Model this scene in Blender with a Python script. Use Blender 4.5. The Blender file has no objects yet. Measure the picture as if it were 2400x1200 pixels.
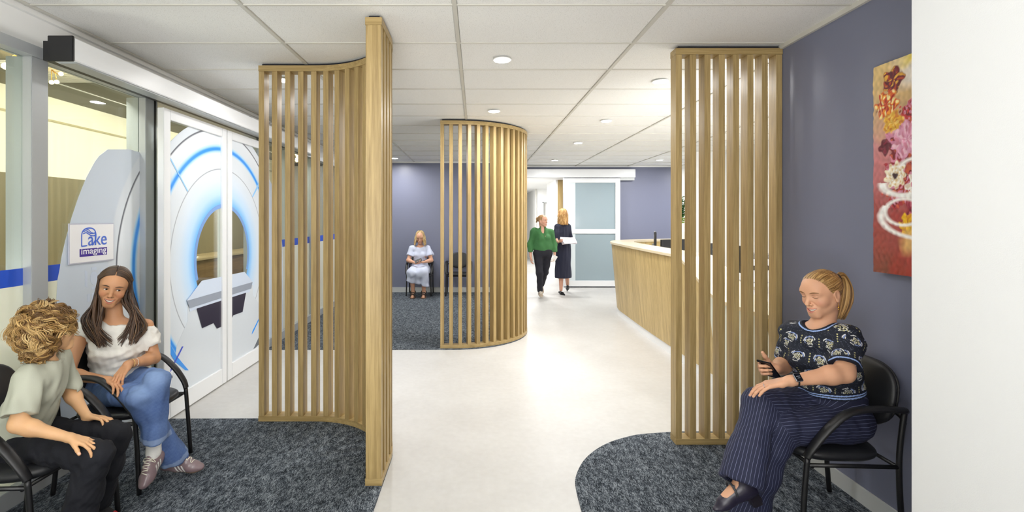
import bpy, bmesh, math, random
import numpy as np
from mathutils import Vector, Matrix
random.seed(7); RNG = np.random.RandomState(7)
SC = bpy.context.scene
COL = SC.collection
# ------------------------------------------------------------------ camera, light, exposure
CX, CY, F, CZ = 1116.5, 511.5, 1150.0, 1.58      # vanishing point, focal length in px of a 2400 px frame, eye height
H = 2.78                                        # ceiling
cam_d = bpy.data.cameras.new('camera'); cam = bpy.data.objects.new('camera', cam_d); COL.objects.link(cam)
cam.location = (0, 0, CZ); cam.rotation_euler = (math.pi/2, 0, 0)
cam_d.sensor_width = 36; cam_d.lens = F/2400*36
cam_d.shift_x = (1200-CX)/2400; cam_d.shift_y = -(600-CY)/2400
cam_d.clip_start = 0.05
SC.camera = cam
SC.view_settings.view_transform = 'Standard'; SC.view_settings.look = 'None'
SC.view_settings.gamma = 1; SC.view_settings.use_curve_mapping = False
SC.view_settings.exposure = 0.52
SC.cycles.max_bounces = 8; SC.cycles.diffuse_bounces = 5; SC.cycles.transparent_max_bounces = 16
SC.cycles.use_denoising = True; SC.cycles.caustics_reflective = False; SC.cycles.caustics_refractive = False
SC.cycles.sample_clamp_indirect = 6
w = bpy.data.worlds.new('world'); SC.world = w; w.use_nodes = True
w.node_tree.nodes['Background'].inputs[0].default_value = (.8, .85, 1, 1)
w.node_tree.nodes['Background'].inputs[1].default_value = .2
LIGHT_COL = (1.0, .99, .985)
def area(name, loc, size, power, rot=(0, 0, 0), col=LIGHT_COL, sy=None, shape=None):
    d = bpy.data.lights.new(name, 'AREA'); d.energy = power; d.color = col; d.size = size
    if sy: d.shape = 'RECTANGLE'; d.size_y = sy
    if shape: d.shape = shape
    o = bpy.data.objects.new(name, d); COL.objects.link(o); o.location = loc; o.rotation_euler = rot
    return o
area('camera_fill', (-.2, -1.3, 2.1), 1.6, 26, (math.radians(80), 0, 0), (1, .99, .98), 1.0)  # added fill behind the camera, brightens upright faces
area('ceiling_fill', (-.6, -.7, .9), 1.2, 75, (math.radians(160), 0, 0), (1, .99, .98))  # added unseen fill aimed up to lighten the ceiling
area('reception_fill', (3.4, 2.2, .9), 1.6, 100, (math.radians(118), 0, 0), (1, .99, .98))  # added fill hidden behind the blue wall, lifts far ceiling and back walls
DLP = 10
# ------------------------------------------------------------------ helpers
def at(px, py, Y): return Vector(((px-CX)/F*Y, Y, CZ-(py-CY)/F*Y))
def flr(px, py):
    Y = CZ*F/(py-CY); return ((px-CX)/F*Y, Y)
def srgb(r, g, b):
    f = lambda c: (c/255/12.92) if c/255 <= .04045 else ((c/255+.055)/1.055)**2.4
    return (f(r), f(g), f(b), 1)
class N:
    """tiny node builder"""
    def __init__(s, name):
        s.m = bpy.data.materials.new(name); s.m.use_nodes = True; s.t = s.m.node_tree
        s.p = s.t.nodes['Principled BSDF']; s.out = s.t.nodes['Material Output']
    def n(s, typ, **kw):
        nd = s.t.nodes.new(typ)
        for k, v in kw.items():
            if k.startswith('i_'): nd.inputs[k[2:].replace('_', ' ')].default_value = v
            else: setattr(nd, k, v)
        return nd
    def l(s, a, b): s.t.links.new(a, b)
def M(name, col, rough=.5, metal=0, bump=0, bscale=200, spec=None, coat=0, var=0, vscale=3, emit=None, estr=0):
    k = N(name); k.p.inputs['Base Color'].default_value = col; k.p.inputs['Roughness'].default_value = rough
    k.p.inputs['Metallic'].default_value = metal
    if spec is not None: k.p.inputs['Specular IOR Level'].default_value = spec
    if coat: k.p.inputs['Coat Weight'].default_value = coat
    tc = k.n('ShaderNodeTexCoord')
    if var:
        no = k.n('ShaderNodeTexNoise', i_Scale=vscale, i_Detail=5.0); k.l(tc.outputs['Object'], no.inputs['Vector'])
        mx = k.n('ShaderNodeMix', data_type='RGBA'); mx.inputs['A'].default_value = tuple(c*(1-var) for c in col[:3])+(1,)
        mx.inputs['B'].default_value = tuple(min(1, c*(1+var)) for c in col[:3])+(1,)
        k.l(no.outputs['Fac'], mx.inputs['Factor']); k.l(mx.outputs['Result'], k.p.inputs['Base Color'])
    if bump:
        no = k.n('ShaderNodeTexNoise', i_Scale=bscale, i_Detail=3.0); k.l(tc.outputs['Object'], no.inputs['Vector'])
        b = k.n('ShaderNodeBump', i_Strength=bump, i_Distance=.002); k.l(no.outputs['Fac'], b.inputs['Height']); k.l(b.outputs['Normal'], k.p.inputs['Normal'])
    if emit: k.p.inputs['Emission Color'].default_value = emit; k.p.inputs['Emission Strength'].default_value = estr
    return k.m
def wood(name, c1, c2, rough=.42, s=1.0, axis='Z'):
    k = N(name); g = k.n('ShaderNodeNewGeometry'); oi = k.n('ShaderNodeObjectInfo')
    ad = k.n('ShaderNodeVectorMath', operation='ADD'); mu = k.n('ShaderNodeVectorMath', operation='SCALE'); mu.inputs['Scale'].default_value = 7.3
    cb = k.n('ShaderNodeCombineXYZ'); 
    for i in 'XYZ': k.l(oi.outputs['Random'], cb.inputs[i])
    k.l(cb.outputs[0], mu.inputs[0]); k.l(g.outputs['Position'], ad.inputs[0]); k.l(mu.outputs[0], ad.inputs[1])
    mp = k.n('ShaderNodeMapping'); st = {'Z': (1, 1, .035), 'X': (.035, 1, 1), 'Y': (1, .035, 1)}[axis]
    mp.inputs['Scale'].default_value = tuple(v*s for v in st); k.l(ad.outputs[0], mp.inputs['Vector'])
    n1 = k.n('ShaderNodeTexNoise', i_Scale=160.0, i_Detail=6.0, i_Roughness=.65); k.l(mp.outputs[0], n1.inputs['Vector'])
    n2 = k.n('ShaderNodeTexNoise', i_Scale=24.0, i_Detail=3.0, i_Distortion=1.2); k.l(mp.outputs[0], n2.inputs['Vector'])
    av = k.n('ShaderNodeMath', operation='ADD'); k.l(n1.outputs['Fac'], av.inputs[0]); k.l(n2.outputs['Fac'], av.inputs[1])
    cr = k.n('ShaderNodeValToRGB'); e = cr.color_ramp.elements; e[0].position = .38; e[0].color = c1; e[1].position = .62; e[1].color = c2
    hf = k.n('ShaderNodeMath', operation='MULTIPLY'); hf.inputs[1].default_value = .5; k.l(av.outputs[0], hf.inputs[0]); k.l(hf.outputs[0], cr.inputs['Fac'])
    k.l(cr.outputs['Color'], k.p.inputs['Base Color']); k.p.inputs['Roughness'].default_value = rough
    b = k.n('ShaderNodeBump', i_Strength=.12, i_Distance=.001); k.l(n1.outputs['Fac'], b.inputs['Height']); k.l(b.outputs['Normal'], k.p.inputs['Normal'])
    return k.m
OAK = wood('oak_laminate', srgb(149, 125, 79), srgb(186, 161, 110))
OAK_H = wood('oak_laminate_across', srgb(152, 128, 80), srgb(187, 162, 111), axis='X')
OAK_C = wood('oak_counter', srgb(166, 142, 90), srgb(202, 178, 122), s=.55)
WHITE = M('white_paint', srgb(236, 236, 234), .6, bump=.05, bscale=300)
WALLW = M('white_wall_paint', srgb(240, 240, 238), .7, bump=.15, bscale=350)
ALU = M('brushed_aluminium', srgb(176, 180, 182), .38, .25)
ALUW = M('white_powder_coat', srgb(232, 234, 236), .35)
BLACK = M('black_plastic', srgb(24, 24, 26), .45)
NAVY = M('navy_wall_paint', srgb(120, 124, 145), .38, bump=.12, bscale=120, spec=.45)
BASEB = M('grey_skirting', srgb(196, 199, 199), .4)
DARK = M('shadow_gap_black', srgb(22, 23, 34), .6)
CREAM = M('cream_wall', srgb(240, 232, 204), .7)
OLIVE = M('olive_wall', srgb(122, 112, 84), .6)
VINYL = M('black_vinyl', srgb(30, 31, 34), .42, bump=.1, bscale=500, spec=.6)
STEEL = M('black_steel', srgb(20, 20, 22), .4, spec=.5)
def tagthing(o, label, cat, group=None, kind=None):
    if label: o['label'] = label
    if cat: o['category'] = cat
    if group: o['group'] = group
    if kind: o['kind'] = kind
    return o
def link(name, me, mat=None, parent=None, loc=None, smooth=False):
    o = bpy.data.objects.new(name, me); COL.objects.link(o)
    if mat is not None: me.materials.append(mat)
    if parent: o.parent = parent
    if loc: o.location = loc
    if smooth: me.shade_smooth()
    return o
def root(name, label, cat, loc=(0, 0, 0), rz=0, group=None):
    o = bpy.data.objects.new(name, None); COL.objects.link(o); o.location = loc; o.rotation_euler = (0, 0, rz); o.empty_display_size = .1
    return tagthing(o, label, cat, group)
def structure(o): o['kind'] = 'structure'; return o
class MB:
    """collects shapes into one mesh"""
    def __init__(s): s.v = []; s.f = []
    def add(s, vs, fs):
        b = len(s.v); s.v += [tuple(v) for v in vs]; s.f += [tuple(i+b for i in f) for f in fs]; return s
    def box(s, x0, x1, y0, y1, z0, z1):
        vs = [(x, y, z) for x in (x0, x1) for y in (y0, y1) for z in (z0, z1)]
        return s.add(vs, [(0, 1, 3, 2), (4, 6, 7, 5), (0, 4, 5, 1), (2, 3, 7, 6), (0, 2, 6, 4), (1, 5, 7, 3)])
    def prism(s, poly, z0, z1):
        n = len(poly); vs = [(x, y, z0) for x, y in poly]+[(x, y, z1) for x, y in poly]
        return s.add(vs, [tuple(range(n))[::-1], tuple(range(n, 2*n))]+[(i, (i+1) % n, n+(i+1) % n, n+i) for i in range(n)])
    def tube(s, pts, r, seg=10, cap=True, close=False):
        pts = [Vector(p) for p in pts]; n = len(pts); rs = r if hasattr(r, '__len__') else [r]*n
        rings = []; up = None
        for i, p in enumerate(pts):
            if close: t = pts[(i+1) % n]-pts[i-1]
            else: t = pts[min(i+1, n-1)]-pts[max(i-1, 0)]
            t.normalize()
            if up is None:
                up = Vector((0, 0, 1)) if abs(t.z) < .9 else Vector((1, 0, 0))
            up = (up-t*up.dot(t)).normalized(); sd = t.cross(up)
            rings.append([p+(up*math.cos(a)+sd*math.sin(a))*rs[i] for a in [2*math.pi*k/seg for k in range(seg)]])
        vs = [v for rg in rings for v in rg]; fs = []
        for i in range(n if close else n-1):
            for k in range(seg):
                a = i*seg+k; b = i*seg+(k+1) % seg; j = (i+1) % n; fs.append((a, b, j*seg+(k+1) % seg, j*seg+k))
        if cap and not close: fs += [tuple(range(seg))[::-1], tuple(range((n-1)*seg, n*seg))]
        return s.add(vs, fs)
    def cyl(s, x, y, z0, z1, r, seg=24, r2=None):
        r2 = r if r2 is None else r2
        vs = [(x+r*math.cos(a), y+r*math.sin(a), z0) for a in [2*math.pi*k/seg for k in range(seg)]]+[(x+r2*math.cos(a), y+r2*math.sin(a), z1) for a in [2*math.pi*k/seg for k in range(seg)]]
        return s.add(vs, [tuple(range(seg))[::-1], tuple(range(seg, 2*seg))]+[(i, (i+1) % seg, seg+(i+1) % seg, seg+i) for i in range(seg)])
    def build(s, name, mat, parent=None, smooth=False, bevel=0, loc=None, seg=2):
        me = bpy.data.meshes.new(name); me.from_pydata(s.v, [], s.f)
        if bevel or True:
            bm = bmesh.new(); bm.from_mesh(me)
            bmesh.ops.recalc_face_normals(bm, faces=bm.faces)
            if bevel: bmesh.ops.bevel(bm, geom=[e for e in bm.edges if len(e.link_faces) == 2 and e.calc_face_angle(0) > .5], offset=bevel, segments=seg, affect='EDGES', clamp_overlap=True)
            bm.to_mesh(me); bm.free()
        o = link(name, me, mat, parent, loc)
        if smooth: me.shade_smooth()
        elif bevel: me.shade_auto_smooth(angle=.7) if hasattr(me, 'shade_auto_smooth') else None
        return o
def box(name, x0, x1, y0, y1, z0, z1, mat, parent=None, bevel=0): return MB().box(x0, x1, y0, y1, z0, z1).build(name, mat, parent, bevel=bevel)
def spline(pts, n=8, closed=False):
    pts = [Vector(p) for p in pts]; out = []; m = len(pts)
    for i in range(m if closed else m-1):
        g = (lambda j: pts[j % m]) if closed else (lambda j: pts[max(0, min(m-1, j))])
        p0, p1, p2, p3 = g(i-1), g(i), g(i+1), g(i+2)
        for k in range(n):
            t = k/n; out.append(.5*((2*p1)+(p2-p0)*t+(2*p0-5*p1+4*p2-p3)*t*t+(3*p1-p0-3*p2+p3)*t**3))
    if not closed: out.append(pts[-1])
    return out
# ------------------------------------------------------------------ setting: floor, carpets, ceiling, walls
def floor_mat():
    k = N('pale_concrete_vinyl'); g = k.n('ShaderNodeNewGeometry')
    n1 = k.n('ShaderNodeTexNoise', i_Scale=1.1, i_Detail=8.0, i_Roughness=.65); k.l(g.outputs['Position'], n1.inputs['Vector'])
    n2 = k.n('ShaderNodeTexNoise', i_Scale=22.0, i_Detail=5.0); k.l(g.outputs['Position'], n2.inputs['Vector'])
    cr = k.n('ShaderNodeValToRGB'); e = cr.color_ramp.elements; e[0].position = .35; e[0].color = srgb(187, 185, 181); e[1].position = .65; e[1].color = srgb(201, 200, 197)
    mx = k.n('ShaderNodeMix', data_type='FLOAT'); mx.inputs['Factor'].default_value = .3; k.l(n1.outputs['Fac'], mx.inputs[2]); k.l(n2.outputs['Fac'], mx.inputs[3])
    k.l(mx.outputs[0], cr.inputs['Fac']); k.l(cr.outputs['Color'], k.p.inputs['Base Color'])
    k.p.inputs['Roughness'].default_value = .42; return k.m
def carpet_mat():
    k = N('charcoal_carpet'); g = k.n('ShaderNodeNewGeometry')
    def ns(sc, vec, det=3.0):
        mp = k.n('ShaderNodeMapping'); mp.inputs['Scale'].default_value = vec; k.l(g.outputs['Position'], mp.inputs['Vector'])
        n = k.n('ShaderNodeTexNoise', i_Scale=sc, i_Detail=det, i_Roughness=.7); k.l(mp.outputs[0], n.inputs['Vector']); return n
    a = ns(300.0, (1, .2, 1)); b = ns(30.0, (1, .5, 1), 2.0)
    mx = k.n('ShaderNodeMix', data_type='FLOAT'); mx.inputs['Factor'].default_value = .25; k.l(a.outputs['Fac'], mx.inputs[2]); k.l(b.outputs['Fac'], mx.inputs[3])
    cr = k.n('ShaderNodeValToRGB'); cr.color_ramp.elements[0].position = .41; cr.color_ramp.elements[0].color = srgb(26, 30, 35)
    cr.color_ramp.elements[1].position = .62; cr.color_ramp.elements[1].color = srgb(150, 157, 163)
    e = cr.color_ramp.elements.new(.5); e.color = srgb(70, 77, 86)
    k.l(mx.outputs[0], cr.inputs['Fac']); k.l(cr.outputs['Color'], k.p.inputs['Base Color']); k.p.inputs['Roughness'].default_value = .95
    k.p.inputs['Specular IOR Level'].default_value = .1
    bp = k.n('ShaderNodeBump', i_Strength=.6, i_Distance=.004); k.l(a.outputs['Fac'], bp.inputs['Height']); k.l(bp.outputs['Normal'], k.p.inputs['Normal']); return k.m
CARPET = carpet_mat()
fl = structure(box('floor', -5.2, 6.2, -1.6, 20.5, -.1, 0, floor_mat()))
WX, RX = -2.52, 2.13       # glazing line, blue wall
cfl = [(WX, -1.5), (-.555, -1.5), (-.555, 3.2)]
cfl += [(-1.25+.695*math.cos(a), 3.2+.66*math.sin(a)) for a in [math.radians(d) for d in range(6, 90, 6)]]+[(-1.25, 3.86), (WX, 3.85)]
structure(MB().prism(cfl, 0, .008).build('carpet', CARPET))
b2 = [(WX, 5.89), (-.29, 5.89)]+[(-.29+math.sin(math.radians(d)), 6.92-1.03*math.cos(math.radians(d))) for d in range(6, 91, 6)]+[(.72, 7.6), (.6, 8.6), (.42, 9.4), (.4, 10.45), (WX, 10.45)]
structure(MB().prism(b2, 0, .008).build('carpet', CARPET))
pts = [(1363, 1200), (1349.5, 1145), (1350, 1118), (1367, 1083.5), (1396, 1056.7), (1430, 1038.5), (1467, 1027), (1501, 1020), (1566, 1015)]
cp = [flr(*p) for p in pts]
sp = spline([(x, y, 0) for x, y in cp], 6)
structure(MB().prism([(RX, 3.62), (RX, -1.5), (1.35, -1.5), (1.2, 1.2), (1.0, 2.3)]+[(p.x, p.y) for p in sp]+[(1.5, 3.62)], 0, .008).build('carpet', CARPET))
# ceiling with its tiles and grid
TILE = N('mineral_ceiling_tile'); k = TILE; g = k.n('ShaderNodeNewGeometry'); no = k.n('ShaderNodeTexNoise', i_Scale=260.0, i_Detail=2.0); k.l(g.outputs['Position'], no.inputs['Vector'])
cr = k.n('ShaderNodeValToRGB'); e = cr.color_ramp.elements; e[0].position = .30; e[0].color = srgb(175, 174, 168); e[1].position = .40; e[1].color = srgb(238, 238, 235)
k.l(no.outputs['Fac'], cr.inputs['Fac']); k.l(cr.outputs['Color'], k.p.inputs['Base Color']); k.p.inputs['Roughness'].default_value = .9; TILE = k.m
GRID = M('ceiling_grid_white', srgb(205, 203, 194), .5)
ceil_ = structure(box('ceiling', -2.7, 6.2, -1.6, 11.4, 2.80, 2.9, WHITE))
tme = None; X0, Y0 = -.123, 2.765
gm = MB()
for i in range(-3, 6):
    x = X0+1.2*i
    gm.box(x-.012, x+.012, -1.5, 11.3, 2.776, 2.80)
for j in range(-7, 15):
    y = Y0+.6*j
    gm.box(-2.57, 6.0, y-.006, y+.006, 2.778, 2.80)
gm.build('ceiling_grid', GRID, ceil_)['kind'] = 'stuff'
def tile_mesh(x0, x1, y0, y1):
    return MB().box(x0, x1, y0, y1, 2.784, 2.798)
std = None
for i in range(-3, 5):
    for j in range(-7, 15):
        xa, xb, ya, yb = X0+1.2*i+.013, X0+1.2*(i+1)-.013, Y0+.6*j+.007, Y0+.6*(j+1)-.007
        cut = xa < -2.57 or xb > 6.0 or yb > 11.3
        if ya > 11.3: continue
        if cut: tile_mesh(max(xa, -2.57), min(xb, 6.0), ya, min(yb, 11.3)).build('ceiling_tile', TILE, ceil_)
        else:
            if std is None: std = tile_mesh(0, 1.174, 0, .586).build('ceiling_tile', TILE, ceil_, bevel=.004, seg=1); o = std
            else: o = std.copy(); COL.objects.link(o); o.parent = ceil_
            o.location = (xa, ya, 0)
# right blue wall, pier, back walls
structure(box('wall_right', RX, RX+.12, 1.6, 3.52, 0, 2.79, NAVY))
structure(box('baseboard_right', RX-.012, RX, 1.6, 3.42, 0, .10, BASEB, bevel=.002))
structure(box('trim_1', RX-.02, RX, 1.6, 3.42, 2.755, 2.785, GRID))
structure(box('wall_front_right', 1.416, 1.62, -1.6, 1.6, 0, 2.79, M('pier_paint', srgb(203, 204, 204), .7, bump=.15, bscale=350), bevel=.004))
structure(box('wall_behind_camera', -5.2, 6.2, -1.7, -1.6, -.1, 2.9, WALLW))
structure(box('wall_side_right', 1.62, 2.3, 1.5, 1.6, 0, 2.79, WALLW))
structure(box('wall_back_left', -2.6, .4, 10.45, 10.6, 0, 2.79, NAVY))
structure(box('wall_back_return', .3, .4, 10.6, 11.3, 0, 2.79, NAVY))
structure(box('baseboard_back', -2.5, .41, 10.43, 10.45, 0, .11, BASEB, bevel=.002))
structure(box('trim_2', -2.5, .42, 10.425, 10.45, 2.755, 2.785, WHITE))
DL, DR, DT = .75, 2.02, 2.52
structure(MB().box(.4, DL, 11.3, 11.45, 0, 2.79).box(DR, 4.67, 11.3, 11.45, 0, 2.79).box(DL, DR, 11.3, 11.45, DT, 2.79).build('wall_back_right', NAVY))
structure(box('trim_3', .4, 6.0, 11.275, 11.3, 2.755, 2.785, WHITE))
structure(box('wall_back_reception', 4.67, 6.0, 11.3, 11.45, 0, 2.79, WALLW))
structure(box('wall_reception_corner', 3.93, 4.6, 8.93, 9.05, 0, 2.79, WALLW))
structure(box('wall_reception_right', 4.52, 4.6, 1.6, 8.93, 0, 2.79, WALLW))
structure(box('wall_reception_end', 6.0, 6.1, 8.9, 11.4, 0, 2.79, WALLW))
structure(box('wall_reception_near', 2.25, 4.52, 1.6, 1.7, 0, 2.79, WALLW))
# corridor beyond the sliding door
structure(box('ceiling_corridor', .3, 4.2, 11.45, 20.3, 2.6, 2.7, WHITE))
structure(box('wall_corridor_left', .55, .65, 11.45, 20.3, 0, 2.6, WALLW))
structure(box('wall_corridor_end', .3, 4.2, 20.2, 20.3, 0, 2.6, WALLW))
structure(box('wall_corridor_right', 4.1, 4.2, 11.45, 20.3, 0, 2.6, WALLW))
structure(box('wall_corridor_block', 2.12, 4.1, 13.1, 14.75, 0, 2.6, WALLW))
structure(box('wall_corridor_far', 2.09, 4.1, 17.1, 20.2, 0, 2.6, WALLW))
structure(box('trim_4', 2.17, 2.6, 13.07, 13.1, 0, 2.6, OAK))
structure(box('trim_5', 2.05, 2.09, 17.05, 17.1, 0, 2.6, GRID))
structure(MB().box(2.30, 2.33, 17.0, 17.1, 0, 2.15).box(2.30, 3.2, 17.0, 17.1, 2.12, 2.15).build('trim_6', BASEB))
# text / writing helper
def text_obj(name, body, size, loc, rot, mat, parent=None, depth=.001, align='CENTER', sx=1.0, bold=0):
    c = bpy.data.curves.new(name, 'FONT'); c.body = body; c.size = size; c.extrude = depth; c.align_x = align; c.offset = bold
    o = bpy.data.objects.new(name, c); COL.objects.link(o)
    me = bpy.data.meshes.new_from_object(o.evaluated_get(bpy.context.evaluated_depsgraph_get()))
    bpy.data.objects.remove(o); me.materials.clear()
    ob = link(name, me, mat, parent); ob.location = loc; ob.rotation_euler = rot; ob.scale = (sx, 1, 1); return ob
# ------------------------------------------------------------------ downlights (seen fittings, plus added lamps without one)
LED = M('led_diffuser', (1, 1, 1, 1), .4, emit=(1, .98, .95, 1), estr=25)
RING = M('downlight_ring', srgb(240, 240, 238), .4)
spots = [(1177, 138, 'large downlight in the foreground ceiling between the two curved screens'), (1158, 259, 'ceiling downlight just above the curved screen in the middle'),
         (1421, 282, 'ceiling downlight over the front edge of the reception counter'), (1548, 189, 'ceiling downlight beside the top of the right timber screen'),
         (1355, 334, 'middle downlight of the row leading to the sliding door'), (1300, 375, 'farthest downlight, close to the sliding door track'),
         (1546, 374, 'far downlight near the navy wall behind reception'), (666, 186, 'ceiling downlight seen through the tall screen on the left'), (925, 370, 'downlight in front of the navy wall of the back waiting area')]
unseen = [(-1.3, .9), (.1, 1.5), (-.2, -.4), (2.4, .2), (3.4, 4.6), (3.4, 6.9), (1.2, 5.9), (-1.5, 8.6), (-1.3, 5.0)]  # lamps added without fittings to fill out the light
def downlight(x, y, label=None, r=.066, power=None):
    d = root('downlight', label, 'light', (x, y, H-.003), group='round ceiling downlights') if label else None
    if label:
        m = MB(); m.cyl(0, 0, -.008, -.001, r+.012, 32); m.build('trim_ring', RING, d, bevel=.002)
        m = MB(); m.cyl(0, 0, -.011, -.008, r, 32); m.build('diffuser', LED, d)
    L = area('downlight_lamp', (x, y, H-.02), .12, power or (DLP*.35 if y < 2 else DLP*.55 if y < 4.6 else DLP*1.75 if y > 7.5 else DLP*.8 if x < -1 else DLP*1.4), shape='DISK')
    L.data.spread = math.radians(175)
for px, py, lb in spots:
    Y = (H-CZ)*F/(CY-py); downlight((px-CX)/F*Y, Y, lb, r=.058)
for x, y in unseen: downlight(x, y)
area('corridor_lamp', (1.35, 12.6, 2.58), .5, 45); area('corridor_lamp', (1.4, 16, 2.58), .5, 45)
area('reception_lamp', (5.2, 10.1, 2.75), .4, 30)
# ------------------------------------------------------------------ timber slat screens
def screen(name, label, path, nslat, z0=0, first_off=.02, pitch=.1, zt=H, depth=.092, thick=.042, group=None):
    """path: dense list of (x,y) centre line"""
    r = root(name, label, 'screen', (path[0][0], path[0][1], 0), group=group)
    ox, oy = path[0]
    P = [Vector((x-ox, y-oy)) for x, y in path]
    cum = [0]
    for a, b in zip(P, P[1:]): cum.append(cum[-1]+(b-a).length)
    def pos(s):
        s = max(0, min(cum[-1]-1e-6, s)); i = max(k for k in range(len(cum)-1) if cum[k] <= s)
        t = (P[i+1]-P[i]); f = (s-cum[i])/t.length; return P[i]+t*f, t.normalized()
    def rail(nm, za, zb, mat, wd, e=0):
        m = MB(); L = []; R = []; n = 64
        for k in range(n+1):
            p, t = pos(cum[-1]*k/n); nn = Vector((-t.y, t.x))
            if k == 0: p = p-t*e
            if k == n: p = p+t*e
            L.append(p+nn*wd/2); R.append(p-nn*wd/2)
        vs = []; fs = []
        for l, q in zip(L, R): vs += [(l.x, l.y, za), (q.x, q.y, za), (q.x, q.y, zb), (l.x, l.y, zb)]
        for k in range(n):
            b = 4*k
            for i in range(4): fs.append((b+i, b+(i+1) % 4, b+4+(i+1) % 4, b+4+i))
        fs += [(0, 1, 2, 3), (4*n, 4*n+3, 4*n+2, 4*n+1)]
        m.add(vs, fs); m.build(nm, mat, r)
    rail('bottom_rail', z0+.008, z0+.048, OAK_H, depth+.006, .022); rail('top_rail', zt-.062, zt-.018, OAK_H, depth+.006, .022); rail('ceiling_channel', zt-.018, zt-.002, DARK, depth-.03)
    me0 = None
    for k in range(nslat):
        p, t = pos(cum[-1]*k/(nslat-1)); a = math.atan2(t.y, t.x)
        if me0 is None:
            o = MB().box(-thick/2, thick/2, -depth/2, depth/2, z0+.048, zt-.062).build('slat', OAK, r, bevel=.0015, seg=1); me0 = o
        else: o = me0.copy(); COL.objects.link(o); o.parent = r
        o.location = (p.x, p.y, 0); o.rotation_euler = (0, 0, a)
    return r
def arc(cx, cy, R, a0, a1, n=40): return [(cx+R*math.cos(math.radians(a0+(a1-a0)*k/n)), cy+R*math.sin(math.radians(a0+(a1-a0)*k/n))) for k in range(n+1)]
p1 = [(-1.665, 3.845)]+arc(-1.25, 3.2, .645, 90, 0)+[(-.605, 2.905)]
screen('slatted_screen', 'tall curved oak slat screen ending in a post in the left foreground', p1, 18, group=None)
p2 = [(-.415, 5.975)]+arc(-.29, 6.93, .955, -90, 0)+[(.665, 7.25)]
screen('slatted_screen', 'curved oak slat screen in the middle of the room at the back carpet edge', p2, 19)
p3 = [(1.407, 3.455), (2.105, 3.455)]
screen('slatted_screen', 'straight oak slat screen fixed against the navy wall on the right', p3, 8)
# ------------------------------------------------------------------ left glazing, sliding doors, adjoining room
def fresnel(k, ior):
    fr = k.n('ShaderNodeFresnel'); g = k.n('ShaderNodeNewGeometry'); m = k.n('ShaderNodeMix', data_type='FLOAT'); m.inputs[2].default_value = ior; m.inputs[3].default_value = 1/ior
    k.l(g.outputs['Backfacing'], m.inputs[0]); k.l(m.outputs[0], fr.inputs['IOR']); return fr
def glass_mat(name, tint=(1, 1, 1, 1), refl=1.0, rough=0.02):
    k = N(name); tr = k.n('ShaderNodeBsdfTransparent'); tr.inputs[0].default_value = tint; gl = k.n('ShaderNodeBsdfGlossy'); gl.inputs['Roughness'].default_value = rough
    fr = fresnel(k, 1.5); mx = k.n('ShaderNodeMixShader'); mu = k.n('ShaderNodeMath', operation='MULTIPLY'); mu.inputs[1].default_value = refl
    k.l(fr.outputs[0], mu.inputs[0]); k.l(mu.outputs[0], mx.inputs[0]); k.l(tr.outputs[0], mx.inputs[1]); k.l(gl.outputs[0], mx.inputs[2]); k.l(mx.outputs[0], k.out.inputs[0]); return k.m
GLASS = glass_mat('clear_glass', (.93, .97, .95, 1), 1.1)
def frost(name, col, tcol, mixv=.5):
    k = N(name); d = k.n('ShaderNodeBsdfDiffuse'); d.inputs[0].default_value = col; t = k.n('ShaderNodeBsdfTranslucent'); t.inputs[0].default_value = tcol
    mx = k.n('ShaderNodeMixShader'); mx.inputs[0].default_value = mixv; k.l(d.outputs[0], mx.inputs[1]); k.l(t.outputs[0], mx.inputs[2])
    g = k.n('ShaderNodeBsdfGlossy'); g.inputs['Roughness'].default_value = .12; fr = fresnel(k, 1.45); m2 = k.n('ShaderNodeMixShader')
    k.l(fr.outputs[0], m2.inputs[0]); k.l(mx.outputs[0], m2.inputs[1]); k.l(g.outputs[0], m2.inputs[2]); k.l(m2.outputs[0], k.out.inputs[0]); return k.m
FROST = frost('frosted_film', srgb(246, 247, 238), srgb(250, 250, 236), .42)
FROSTB = frost('frosted_glass_blue', srgb(186, 204, 212), srgb(190, 212, 220), .4)
FILMB = M('blue_film', srgb(40, 84, 198), .35)
# adjoining room
structure(box('wall_left_room', -4.4, -4.3, -1.5, 11.4, 2.0, 2.78, CREAM))
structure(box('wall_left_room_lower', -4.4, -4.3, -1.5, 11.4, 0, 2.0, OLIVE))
structure(box('trim_7', -4.3, -4.22, -1.5, 11.4, 2.56, 2.78, CREAM))
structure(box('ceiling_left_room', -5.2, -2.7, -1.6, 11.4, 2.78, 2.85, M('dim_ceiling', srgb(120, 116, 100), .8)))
structure(box('wall_left_room_end', -5.2, -2.6, 11.3, 11.4, 0, 2.8, CREAM))
cab = root('bench', 'long low timber bench in the room behind the glass', 'bench', (-4.05, 6.2, 0))
MB().box(-.24, .24, -3.2, 3.2, .05, 1.0).build('carcass', wood('bench_wood', srgb(96, 72, 44), srgb(130, 100, 64), axis='Y'), cab, bevel=.004)
MB().box(-.24, .27, -3.22, 3.22, 1.0, 1.03).build('worktop', M('bench_top', srgb(170, 150, 112), .5), cab, bevel=.003)
MB().box(-.22, .2, -3.1, 3.1, 0, .05).build('plinth', BLACK, cab)
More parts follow.
